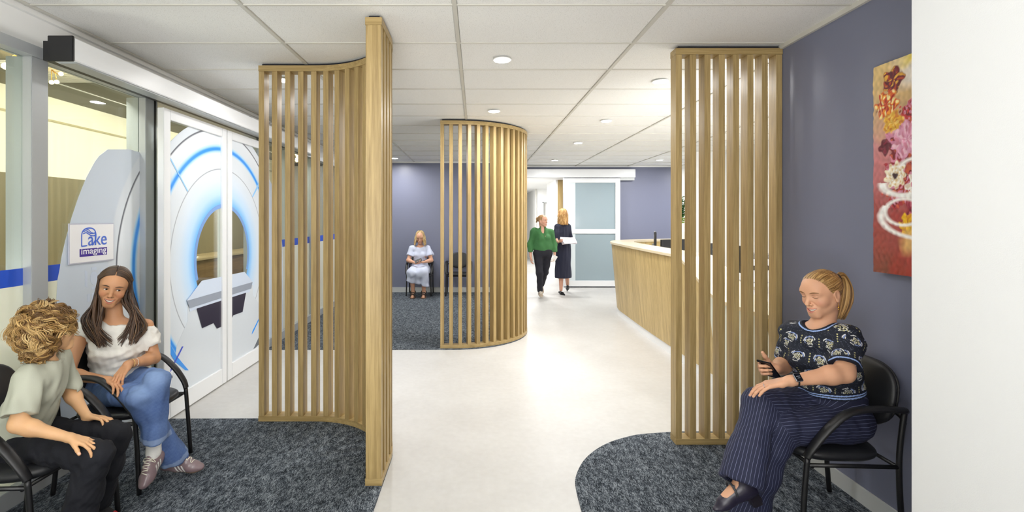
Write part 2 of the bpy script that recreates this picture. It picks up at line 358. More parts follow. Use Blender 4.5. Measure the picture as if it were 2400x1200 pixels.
# ventilation grille in that room's ceiling
vt = root('vent_grille', 'square ceiling air grille seen through the left glass', 'vent', (-3.45, 4.0, 2.775))
MB().box(-.3, .3, -.3, .3, -.006, .0).build('frame', GRID, vt)
for q in range(12): MB().box(-.27, .27, -.275+.047*q, -.25+.047*q, -.016, -.006).build('slat', GRID, vt)
WARM = M('warm_bulb', (1, .9, .6, 1), .3, emit=(1, .74, .34, 1), estr=22)
BRASS = M('brass', srgb(190, 150, 70), .3, .8)
def cluster(cx, cy, cz, pts, label, r=.018):
    c = root('pendant_cluster', label, 'lamp', (cx, cy, 2.78))
    m = MB(); m.cyl(0, 0, -.02, 0, .05); m.build('ceiling_plate', BRASS, c)
    for (dx, dy, dz) in pts:
        MB().tube([(0, 0, -.02), (dx*.7, dy*.7, (cz-2.78)*.5), (dx, dy, cz-2.78+dz)], .003, 6).build('stem', BRASS, c)
        bm = bmesh.new(); bmesh.ops.create_icosphere(bm, subdivisions=2, radius=r); me = bpy.data.meshes.new('bulb'); bm.to_mesh(me); bm.free()
        b = link('bulb', me, WARM, c, smooth=True); b.location = (dx, dy, cz-2.78+dz)
def near(px, py, Y): return at(px, py, Y)
def cl(pxs, Y, label, r):
    c = near(*pxs[0], Y); cluster(c.x, c.y, c.z, [tuple(near(a, b, Y+random.uniform(-.05, .05))-c) for a, b in pxs], label, r)
cl([(44, 150), (24, 140), (13, 155), (48, 180), (26, 181), (60, 190), (36, 160)], 3.5, 'cluster of warm glowing bulbs behind the left glass, nearest the camera', .024)
cl([(121, 193), (133, 192), (143, 173)], 3.9, 'small cluster of warm bulbs behind the second glass pane', .016)
cl([(667, 372), (671, 377), (663, 356), (665, 363)], 9.5, 'warm hanging bulbs seen between the first slats of the left screen', .03)
cl([(696, 362), (696, 376), (698, 368)], 9.2, 'warm hanging bulbs seen behind the third gap of the left screen', .03)
for yy in (1.6, 3.2, 6.6, 9.0): area('room_fill', (-4.0, yy, .62), .9, 16, (0, math.radians(-90), 0), (1, .99, .93))  # added low lamps hidden by the film, backlight the frosted panes
for yy in (1.6, 3.4, 5.2, 7.0, 8.8): area('room_fill', (-2.95, yy, 2.70), .5, 28, (0, math.radians(38), 0), (1, .95, .84))  # added lamps tilted at the cream wall to brighten that room
# fascia above the glazing, header track
structure(MB().box(-2.72, -2.57, -1.6, 11.4, 2.56, 2.79).build('wall_left_upper', WHITE))
structure(MB().box(-2.60, WX+.02, -1.6, 10.45, 2.50, 2.56).build('trim_8', ALU))
structure(box('trim_9', -2.60, -2.575+.03, -1.6, 10.45, 2.75, 2.785, WHITE))
hd = root('door_header_track', 'long white sliding door operator box above the glass doors', 'door track', (-2.335, 4.9, 2.535))
MB().box(-.065, .065, -2.13, 2.1, -.065, .065).build('casing', ALUW, hd, bevel=.004)
MB().box(-.05, .05, -2.1, 2.0, -.072, -.065).build('underside', ALU, hd)
MB().box(-.067, .0665, -.003, .0665, .0657, .0662).build('seam_line', BASEB, hd)
MB().box(-.075, .068, -2.145, -2.13, -.072, .072).build('end_cap', BLACK, hd, bevel=.003)
MB().box(-.12, -.066, -2.12, 2.1, -.06, .05).build('mounting_rail', BLACK, hd)
# mullions, sills
MUL = [(-1.2, -1.1), (.45, .56), (1.62, 1.73), (2.78, 2.89), (3.74, 3.88), (5.62, 5.74), (6.62, 6.72), (7.55, 7.65), (8.5, 8.6), (9.45, 9.55), (10.35, 10.45)]
for a, b in MUL:
    m = MB().box(-2.67, WX, a, b, 0, 2.50)
    structure(m.build('trim_10', ALU, bevel=.003))
structure(MB().box(WX, WX+.004, 3.835, 3.855, 0, 2.50).build('trim_11', BLACK))
for a, b in zip(MUL[:-1], MUL[1:]):
    if a[0] == 3.74: continue
    structure(MB().box(-2.64, WX-.005, a[1], b[0], 0, .105).build('baseboard_left', ALU, bevel=.003))
# print material: radial pattern about the ring centre (flat print on the glass)
RC = (4.70, 1.21)
def print_mat():
    k = N('ring_print'); g = k.n('ShaderNodeNewGeometry'); sp_ = k.n('ShaderNodeSeparateXYZ'); k.l(g.outputs['Position'], sp_.inputs[0])
    cb = k.n('ShaderNodeCombineXYZ'); k.l(sp_.outputs['Y'], cb.inputs['X']); k.l(sp_.outputs['Z'], cb.inputs['Y'])
    ds = k.n('ShaderNodeVectorMath', operation='DISTANCE'); ds.inputs[1].default_value = (RC[0], RC[1], 0); k.l(cb.outputs[0], ds.inputs[0])
    dv = k.n('ShaderNodeMath', operation='DIVIDE'); dv.inputs[1].default_value = 2.0; k.l(ds.outputs['Value'], dv.inputs[0])
    cr = k.n('ShaderNodeValToRGB'); k.l(dv.outputs[0], cr.inputs['Fac']); e = cr.color_ramp
    wht = srgb(222, 229, 236)
    stops = [(.47, srgb(120, 165, 225)), (.50, srgb(120, 170, 228)), (.515, srgb(120, 190, 250)), (.60, srgb(190, 222, 252)), (.72, srgb(216, 229, 243)), (.832, wht), (.838, srgb(90, 96, 110)), (.842, wht),
             (.985, wht), (1.005, srgb(160, 215, 252)), (1.012, srgb(60, 150, 245)), (1.035, srgb(48, 150, 245)), (1.05, srgb(170, 220, 252)), (1.07, wht), (1.192, srgb(232, 238, 244)), (1.197, srgb(40, 40, 60)), (1.203, srgb(60, 60, 75)), (1.208, wht), (1.27, srgb(218, 225, 233)), (1.285, srgb(206, 216, 228)), (1.9, srgb(204, 216, 230))]
    while len(e.elements) > 1: e.elements.remove(e.elements[0])
    e.elements[0].position = stops[0][0]/2; e.elements[0].color = stops[0][1]
    for p, c in stops[1:]:
        x = e.elements.new(p/2); x.color = c
    k.l(cr.outputs[0], k.p.inputs['Base Color']); k.p.inputs['Roughness'].default_value = .22
    return k.m
PRINT = print_mat()
def clip_poly(poly, y0, y1, z0, z1):
    def cl1(P, ins, inter):
        out = []
        for i in range(len(P)):
            a, b = P[i-1], P[i]
            if ins(b):
                if not ins(a): out.append(inter(a, b))
                out.append(b)
            elif ins(a): out.append(inter(a, b))
        return out
    def ix(ax, v):
        def f(a, b):
            t = (v-a[ax])/(b[ax]-a[ax]); return (a[0]+(b[0]-a[0])*t, a[1]+(b[1]-a[1])*t)
        return f
    for ins, it in ((lambda p: p[0] >= y0, ix(0, y0)), (lambda p: p[0] <= y1, ix(0, y1)), (lambda p: p[1] >= z0, ix(1, z0)), (lambda p: p[1] <= z1, ix(1, z1))):
        if not poly: return poly
        poly = cl1(poly, ins, it)
    return poly
def flat(name, polys, x, rect, mat, parent, th=.0012):
    """flat print pieces on the plane X=x (thin, facing the room)"""
    m = MB()
    for P in polys:
        P = clip_poly(P, *rect)
        if len(P) < 3: continue
        n = len(P); m.add([(x+th, y, z) for y, z in P]+[(x, y, z) for y, z in P], [tuple(range(n)), tuple(range(n, 2*n))[::-1]]+[(i, n+i, n+(i+1) % n, (i+1) % n) for i in range(n)])
    if not m.v: return None
    return m.build(name, mat, parent)
def ringquads(r0, r1, zmin=None, n=96, a0=0, a1=360, nr=1):
    out = []
    for q in range(nr):
        ra, rb = r0+(r1-r0)*q/nr, r0+(r1-r0)*(q+1)/nr
        for k in range(n):
            a, b = math.radians(a0+(a1-a0)*k/n), math.radians(a0+(a1-a0)*(k+1)/n)
            P = [(RC[0]+ra*math.cos(a), RC[1]+ra*math.sin(a)), (RC[0]+rb*math.cos(a), RC[1]+rb*math.sin(a)), (RC[0]+rb*math.cos(b), RC[1]+rb*math.sin(b)), (RC[0]+ra*math.cos(b), RC[1]+ra*math.sin(b))]
            out.append(P)
    return out
Cprint = dict(body=M('print_pale', srgb(214, 221, 228), .22), table=M('print_table', srgb(206, 218, 236), .22), edge=M('print_edge', srgb(150, 158, 172), .22), dark=M('print_dark', srgb(48, 42, 58), .22),
              blue=M('print_blue', srgb(50, 150, 245), .22), sky=M('print_sky', srgb(150, 205, 250), .22), navy=M('print_navy', srgb(60, 80, 200), .22), grey=M('print_grey', srgb(110, 114, 120), .25))
def pz(px, py, X):                    # pixel on plane X -> (Y, Z)
    Y = X*F/(px-CX); return (Y, CZ-(py-CY)/F*Y)
DX = -2.42                            # door glass plane
def leaf(y0, y1, label, n):
    d = root('sliding_door', label, 'door', (0, 0, 0)); d.location = (DX, (y0+y1)/2, 0); o = d.location
    def L(m): # shift mesh to local
        m.v = [(a-o.x, b-o.y, c-o.z) for a, b, c in m.v]; return m
    fr = .085; fb = .16; top = 2.43
    L(MB().box(DX-.025, DX+.025, y0, y0+fr, .012, top)).build('stile', ALUW, d, bevel=.003)
    L(MB().box(DX-.025, DX+.025, y1-fr, y1-.006, .012, top)).build('stile', ALUW, d, bevel=.003)
    L(MB().box(DX-.025, DX+.025, y0+fr, y1-fr, .012, fb)).build('bottom_rail', ALUW, d, bevel=.003)
    L(MB().box(DX-.025, DX+.025, y0+fr, y1-fr, top-.08, top)).build('top_rail', ALUW, d, bevel=.003)
    L(MB().box(DX-.004, DX+.004, y0+fr, y1-fr, fb, top-.08)).build('glass_pane', GLASS, d)
    R = (y0+fr, y1-fr, fb, top-.08); x = DX+.005
    base = ringquads(.5, 1.28, a0=0, a1=180, n=64, nr=1)
    sh = flat('ring_print', base, 0, (R[0], R[1], RC[1], R[3]), PRINT, d); 
    # lower half: everything outside the opening down to the rail
    low = []
    for P in ringquads(.5, 2.2, a0=180, a1=360, n=64): low.append(P)
    s2 = flat('lower_print', low, 0, R, PRINT, d)
    # bore rim
    s3 = flat('opening_rim', ringquads(.47, .505, a0=-20, a1=200, n=64), .0015, R, M('rim', srgb(120, 160, 220), .25), d)
    def poly(nm, pp, mt, lay): return flat(nm, [[pz(a, b, DX) for a, b in pp]], .0015*lay, R, mt, d)
    ss = [sh, s2, s3]
    ss.append(flat('pedestal_print', [[(3.85, .1), (5.6, .1), (5.55, .55), (5.30, .75), (5.3, .86), (4.1, .86), (4.1, .72), (3.95, .55)]], .0015, R, Cprint['body'], d))
    ss.append(poly('table_front', [(434, 703), (589, 661), (586, 676), (441, 722)], Cprint['edge'], 5))
    ss.append(poly('table_top', [(434, 705), (469, 658), (570, 637), (589, 661)], Cprint['table'], 6))
    ss.append(poly('table_skirt', [(441, 714), (585, 668), (583, 684), (442, 730)], Cprint['table'], 3))
    ss.append(poly('dark_recess', [(458, 723), (574, 686), (566, 731), (544, 739), (536, 757), (506, 770), (498, 757), (471, 769)], Cprint['dark'], 4))
    ss.append(poly('blue_streak', [(386, 782), (392, 800), (412, 835), (433, 860), (440, 868), (432, 868), (408, 848), (386, 812)], Cprint['blue'], 2))
    ss.append(poly('blue_streak', [(424, 812), (427, 812), (393, 880), (390, 880)], Cprint['navy'], 3))
    ss.append(poly('blue_streak', [(610, 715), (611, 738), (592, 778), (588, 784), (590, 776), (604, 748)], Cprint['blue'], 2))
    ss.append(poly('blue_streak', [(394, 369), (397, 369), (439, 448), (437, 449)], Cprint['sky'], 2))
    ss.append(poly('blue_streak', [(608, 420), (611, 424), (591, 462), (589, 461)], Cprint['sky'], 2))
    ss.append(poly('grey_wedge', [(592, 818), (612, 775), (612, 800), (597, 815)], Cprint['grey'], 2))
    for s in ss:
        if s: s.location = (x-o.x, -o.y, 0)
    return d
leaf(3.76, 4.715, 'left glass sliding door leaf printed with half of a white scanner ring', 1)
leaf(4.73, 5.68, 'right glass sliding door leaf printed with half of a white scanner ring', 2)
# fixed panes
GX = -2.575
bodyL = [(250, 350), (230, 365), (220, 378), (200, 415), (180, 465), (165, 510), (150, 565), (142, 600), (137, 630), (132, 655), (129, 700), (126, 760), (124, 830), (124, 960)]
Lp = [pz(a, b, GX) for a, b in bodyL]
for i, (a, b) in enumerate(zip(MUL[:-1], MUL[1:])):
    if a[0] == 3.74: continue
    y0, y1 = a[1], b[0]
    w_ = structure(MB().box(GX-.004, GX+.004, y0, y1, .105, 2.50).build('window_%d' % (i+1), GLASS))
    R = (y0, y1, .105, 2.50)
    f1 = flat('frosted_film', [[(y0, .105), (y1, .105), (y1, 1.20), (y0, 1.20)]], GX+.0045, R, FROST, w_)
    f2 = flat('blue_stripe', [[(y0, 1.20), (y1, 1.20), (y1, 1.297), (y0, 1.297)]], GX+.0045, R, FILMB, w_)
    if a[0] == 2.78:
        P = Lp+[(Lp[-1][0], .105), (y1, .105), (y1, pz(345, 361, GX)[1]), pz(300, 350, GX)]
        flat('machine_print', [P], GX+.007, R, PRINT, w_)
        for q in range(3): pass
        # raised look control pad, printed
        def pp(px, py): return pz(px, py, GX)
        cx_, cz_ = pp(217, 652)
        pad = [[(cx_+.03*math.cos(t)*r, cz_+.045*math.sin(t)*r) for t in [2*math.pi*q/16 for q in range(16)] for r in [1]]]
        flat('control_pad', pad, GX+.0085, R, Cprint['table'], w_)
        for s_ in (-1, 1):
            flat('control_pad', [[(cx_+s_*.055, cz_-.055), (cx_+s_*.075, cz_-.045), (cx_+s_*.075, cz_+.06), (cx_+s_*.055, cz_+.05)]], GX+.0085, R, Cprint['table'], w_)
            flat('control_pad', [[(cx_-.025, cz_+s_*.055), (cx_+.025, cz_+s_*.055), (cx_+.02, cz_+s_*.075), (cx_-.02, cz_+s_*.075)]], GX+.0085, R, Cprint['table'], w_)
        for q in range(3):
            flat('control_pad', [[(cx_-.055+.038*q, cz_-.15), (cx_-.035+.038*q, cz_-.15), (cx_-.035+.038*q, cz_-.1), (cx_-.055+.038*q, cz_-.1)]], GX+.0085, R, Cprint['table'], w_)
    if a[0] == 5.62 or a[0] == 6.62:
        mir = [(2*RC[0]+.1-y, z) for y, z in Lp]
        P = mir+[(mir[-1][0], .105), (5.5, .105), (5.5, mir[0][1])]
        flat('machine_print', [P[::-1]], GX+.007, R, PRINT, w_)
# logo sign fixed on the pane
a, b = pz(162, 524, GX+.02), pz(268, 522, GX+.02); c = pz(165, 621, GX+.02)
sy0, sy1 = a[0], b[0]; sz1 = a[1]; sz0 = c[1]
sg = root('logo_sign', 'white square logo board reading Lake imaging on the printed glass pane', 'sign', (GX+.012, (sy0+sy1)/2, (sz0+sz1)/2))
hw, hh = (sy1-sy0)/2, (sz1-sz0)/2
MB().box(0, .006, -hw, hw, -hh, hh).build('board', M('sign_edge', srgb(196, 198, 212), .3), sg, bevel=.001)
MB().box(.006, .0075, -hw+.008, hw-.008, -hh+.008, hh-.008).build('board_face', M('sign_white', srgb(242, 242, 244), .3), sg)
LB = M('logo_blue', srgb(72, 110, 214), .3); LV = M('logo_violet', srgb(70, 46, 150), .3)
kx = hw*2/106.0; kz = hh*2/97.0
def lg(px, py): # sign local from 1200px crop scale 5: sign spans x 320-840, y 215..710 (left) in crop
    u = (px-580)/260*hw; base = (462-py)/245*hh
    return (0.0078, u, base)
W = .0035*1.3
LAY = [.0084]
def stroke(pts, wd, mat, nm):
    LAY[0] += .0002
    P = [Vector((y, z, 0)) for _, y, z in [lg(*p) for p in pts]]; P = spline(P, 6) if len(P) > 2 else P
    m = MB(); vs = []; n = len(P)
    for i, p in enumerate(P):
        t = (P[min(i+1, n-1)]-P[max(0, i-1)]).normalized(); nn = Vector((-t.y, t.x, 0))*wd/2
        vs += [(LAY[0], p.x+nn.x, p.y+nn.y), (LAY[0], p.x-nn.x, p.y-nn.y)]
    m.add(vs, [(2*i, 2*i+1, 2*i+3, 2*i+2) for i in range(n-1)]); return m.build(nm, mat, sg)
sw = 12/260*hw
stroke([(452, 495), (452, 420), (453, 350), (466, 310), (495, 284), (535, 276), (575, 284), (600, 310), (612, 350), (612, 400), (604, 430), (590, 460), (575, 480)], sw, LB, 'logo_arch')
stroke([(448, 497), (512, 492)], sw, LB, 'logo_arch')
stroke([(470, 318), (500, 308), (530, 330), (560, 345), (608, 338)], sw*.8, LB, 'logo_wave')
stroke([(466, 345), (500, 332), (530, 352), (560, 372), (610, 372)], sw*.8, LB, 'logo_wave')
stroke([(500, 288), (530, 300), (550, 325), (580, 340)], sw*.6, LB, 'logo_wave')
rt = (math.pi/2, 0, math.pi/2)
def stx(body, size, cpx, cpy, mat, sx=1, bold=0, nm='lettering'):
    _, u, v = lg(cpx, cpy); return text_obj(nm, body, size, (.0098, u, v), rt, mat, sg, .0003, 'CENTER', sx, bold)
stx('ake', .098*hh/.105*1.05, 632, 492, LB, .95)
v0 = lg(430, 625); v1 = lg(746, 528)
MB().box(.0078, .0088, v0[1], v1[1], v0[2], v1[2]).build('logo_band', LV, sg)
stx('imaging', .047*hh/.105, 588, 594, M('logo_white', srgb(245, 245, 250), .3), 1.25, .0004)
# ------------------------------------------------------------------ sliding glass door at the back
tr_ = root('door_track', 'white sliding door track box on the navy back wall', 'door track', (2.0, 11.17, 2.505))
MB().box(-1.3, 1.6, -.07, .08, 0, .185).build('casing', ALUW, tr_, bevel=.004)
MB().box(1.28, 1.6, .0, .08, -.06, 0).build('bracket', BASEB, tr_)
dd = root('sliding_door', 'white framed frosted glass sliding door at the far end', 'door', (2.63, 11.19, .03))
w2 = .645; hz = 2.46
MB().box(-w2, -w2+.13, -.025, .025, 0, hz).build('stile', ALUW, dd, bevel=.003); MB().box(w2-.11, w2, -.025, .025, 0, hz).build('stile', ALUW, dd, bevel=.003)
MB().box(-w2+.13, w2-.11, -.025, .025, 0, .13).build('bottom_rail', ALUW, dd, bevel=.003); MB().box(-w2+.13, w2-.11, -.025, .025, hz-.1, hz).build('top_rail', ALUW, dd, bevel=.003)
MB().box(-w2+.13, w2-.11, -.025, .025, 1.2, 1.3).build('mid_rail', ALUW, dd, bevel=.003)
MB().box(-w2+.13, -w2+.27, -.012, .0, .13, hz-.1).build('edge_strip', M('pale_strip', srgb(216, 226, 230), .3), dd)
MB().box(-w2+.13, w2-.11, -.005, .005, .13, 1.2).build('glass_pane', FROSTB, dd); MB().box(-w2+.13, w2-.11, -.005, .005, 1.3, hz-.1).build('glass_pane', FROSTB, dd)
MB().add([(-w2+.09, -.027, 1.2), (-w2+.16, -.027, 1.24), (-w2+.09, -.027, 1.28)], [(0, 1, 2)]).build('blue_arrow_sticker', M('sticker_blue', srgb(50, 70, 170), .4), dd)
# ------------------------------------------------------------------ reception counter
outer = [(2.12, 3.62), (2.125, 4.4), (2.13, 5.25), (2.14, 6.5), (2.17, 7.5), (2.2, 8.0), (2.3, 8.4), (2.52, 8.78), (2.9, 9.1), (3.4, 9.3), (3.92, 9.38)]
op = spline([(x, y, 0) for x, y in outer], 10)
def topz(y, x):
    if x > 2.3 or y >= 5.2: return 1.19
    if y <= 4.35: return .865
    t = (y-4.35)/.85; t = t*t*(3-2*t)*.25+t*.75; return .865+(1.19-.865)*t
def nrm(i):
    t = (op[min(i+1, len(op)-1)]-op[max(i-1, 0)]).normalized(); return Vector((t.y, -t.x, 0))   # inward
ct = root('reception_counter', 'curved oak fronted reception counter with pale top and white kick', 'counter', (2.2, 6, 0))
O = Vector((2.2, 6, 0))
def strip(nm, rows, mat, sel=lambda i: True, smooth=True):
    """rows: list of functions i->point, quads between consecutive rows"""
    m = MB(); idx = [i for i in range(len(op)) if sel(i)]; nr = len(rows)
    vs = [r(i)-O for i in idx for r in rows]
    fs = [(a*nr+j, (a+1)*nr+j, (a+1)*nr+j+1, a*nr+j+1) for a in range(len(idx)-1) for j in range(nr-1)]
    o = m.add(vs, fs).build(nm, mat, ct, smooth=False)
    if smooth: o.data.shade_smooth()
    return o
P3 = lambda i, off, z: op[i]+nrm(i)*off+Vector((0, 0, z))
tz = lambda i: topz(op[i].y, op[i].x)
kk = max(i for i in range(len(op)) if op[i].y < 4.62 and op[i].x < 2.3)
strip('wood_front', [lambda i: P3(i, .02, tz(i)-.03), lambda i: P3(i, .11, .1)], OAK_C, lambda i: i >= kk)
strip('pale_front', [lambda i: P3(i, .02, tz(i)-.03), lambda i: P3(i, .11, .1)], M('pale_laminate', srgb(214, 217, 206), .4), lambda i: i <= kk)
strip('kick_board', [lambda i: P3(i, .12, .1), lambda i: P3(i, .12, 0)], ALUW)
strip('inner_face', [lambda i: P3(i, .36, tz(i)-.03), lambda i: P3(i, .36, 0)], OAK_C)
TOPM = M('counter_top_laminate', srgb(214, 200, 170), .3, var=.04, vscale=30)
strip('counter_top', [lambda i: P3(i, .38, tz(i)-.03), lambda i: P3(i, .38, tz(i)), lambda i: P3(i, 0, tz(i)), lambda i: P3(i, 0, tz(i)-.03), lambda i: P3(i, .38, tz(i)-.03)], TOPM, smooth=False)
# staff desk inside
dk = root('staff_desk', 'white staff desk behind the curved counter', 'desk', (3.05, 5.8, 0))
MB().box(-.5, .2, -2.1, 2.4, .70, .74).build('desktop', ALUW, dk, bevel=.003)
for yy in (-2.05, 0, 2.3): MB().box(-.48, .15, yy, yy+.04, 0, .70).build('side_panel', ALUW, dk)
def monitor(x, y, rz, label, sc=.88, z=.745):
    m_ = root('monitor', label, 'monitor', (x, y, z), rz); m_.scale = (sc, sc, sc)
    MB().box(-.11, .11, -.09, .09, 0, .012).build('base', M('silver', srgb(170, 172, 174), .3, .6), m_, bevel=.003)
    MB().box(-.03, .03, .01, .035, .01, .42).build('stand', M('silver2', srgb(150, 152, 154), .3, .6), m_, bevel=.003)
    MB().box(-.27, .27, -.02, .01, .26, .60).build('screen_shell', BLACK, m_, bevel=.006)
    MB().box(-.262, .262, -.0215, -.02, .268, .592).build('screen', M('lcd', srgb(30, 34, 44), .15), m_)
    mm = MB(); mm.tube([(.035*math.cos(a), .0115, .515+.035*math.sin(a)) for a in [2*math.pi*q/28 for q in range(28)]], .0022, 6, close=True); mm.build('logo_ring', M('logo_grey', srgb(200, 202, 205), .3), m_)
    text_obj('logo_lettering', 'DELL', .022, (0, .0112, .507), (math.pi/2, 0, math.pi), M('logo_grey2', srgb(200, 202, 205), .3), m_, .0004)
    return m_
monitor(2.78, 7.65, math.radians(71), 'thin monitor seen edge-on behind the counter left of the branded one', 1.05)
monitor(2.88, 7.15, math.radians(200), 'black monitor showing its back with a round logo behind the counter')
monitor(2.85, 6.43, math.radians(66), 'edge-on monitor seen through the second gap of the right screen', 1.03)
monitor(2.92, 6.05, math.radians(215), 'monitor back with round logo seen through the third gap of the right screen')
monitor(2.95, 5.60, math.radians(80), 'dark monitor seen through the fourth gap of the right screen')
bx = root('desk_tray', 'small silver desk tray beside the edge-on monitor', 'tray', (2.66, 7.35, .745))
MB().box(-.12, .12, -.08, .08, .0, .02).box(-.12, .12, -.08, .08, .12, .135).box(-.12, -.11, -.08, .08, .02, .12).box(.11, .12, -.08, .08, .02, .12).box(-.12, .12, -.08, .08, .26, .275).box(-.12, -.11, -.08, .08, .13, .26).box(.11, .12, -.08, .08, .13, .26).box(-.1, .1, -.07, .07, .276, .40).build('tray_frame', M('tray_silver', srgb(160, 163, 166), .35, .5), bx)
MB().box(-.1, .1, -.07, .07, .021, .06).build('papers', WHITE, bx)
# white printer on shelf
pr = root('printer', 'white and black office printer seen through the right screen gaps', 'printer', (3.75, 6.6, .745))
MB().box(-.25, .25, -.22, .22, 0, .3).build('casing', ALUW, pr, bevel=.02); MB().box(-.22, .22, -.235, -.22, .16, .22).build('paper_slot', BLACK, pr); MB().box(-.2, .2, -.18, .2, .3, .36).build('scanner_lid', M('printer_grey', srgb(110, 112, 115), .4), pr, bevel=.01)
ds2 = root('side_table', 'white side table carrying the printer', 'table', (3.75, 6.6, 0))
MB().box(-.35, .35, -.3, .3, .70, .74).build('table_top', ALUW, ds2, bevel=.003)
for sx in (-.32, .3):
    for sy in (-.27, .25): MB().box(sx, sx+.03, sy, sy+.03, 0, .70).build('leg', ALUW, ds2)
# plant in a white vase on the far end of the counter
vx, vy = 3.845, 9.18
vs_ = root('vase', 'slim white vase on the far end of the counter', 'vase', (vx, vy, 1.19))
m = MB(); prof = [(.05, 0), (.06, .02), (.062, .15), (.055, .28), (.06, .3)]
for (r0, z0), (r1, z1) in zip(prof, prof[1:]): m.cyl(0, 0, z0, z1, r0, 24, r1)
m.build('vase_body', WHITE, vs_)
pl = root('leafy_stems', 'green leafy stems standing in the white vase', 'plant', (vx, vy, 1.48))
LEAF = M('leaf_green', srgb(58, 104, 52), .5, var=.4, vscale=9); LEAF2 = M('leaf_lime', srgb(128, 158, 44), .5, var=.3, vscale=9)
lv = None
for s_ in range(9):
    a = random.uniform(0, 6.28); tip = Vector((math.cos(a)*random.uniform(.02, .10), math.sin(a)*random.uniform(.02, .1), random.uniform(.25, .52)))
    sp_ = spline([(0, 0, 0.02), (tip.x*.2, tip.y*.2, tip.z*.5), tip], 8)
    MB().tube(sp_, .004, 5).build('stem', LEAF, pl)
    for q in range(12):
        p = sp_[random.randint(4, len(sp_)-1)]
        if lv is None:
            me = MB().add([(0, 0, 0), (.018, .03, .004), (.02, .055, .002), (0, .085, -.006), (-.02, .055, .002), (-.018, .03, .004), (0, .04, -.003)], [(0, 1, 6), (1, 2, 6), (2, 3, 6), (3, 4, 6), (4, 5, 6), (5, 0, 6)]).build('leaf', LEAF, pl, smooth=True); lv = me; o = me
        else: o = lv.copy(); COL.objects.link(o); o.parent = pl
        if s_ % 3 == 0 and q == 0: pass
        o.location = p; o.rotation_euler = (random.uniform(-.6, .9), random.uniform(-.6, .6), random.uniform(0, 6.28))
for q in range(40):
    o = lv.copy(); COL.objects.link(o); o.parent = pl
    if q == 0: l2 = lv.data.copy(); l2.materials[0] = LEAF2
    o.data = l2; o.location = (random.gauss(0, .05), random.gauss(0, .05), random.uniform(.02, .12)); o.rotation_euler = (random.uniform(-.6, .9), random.uniform(-.6, .6), random.uniform(0, 6.28))
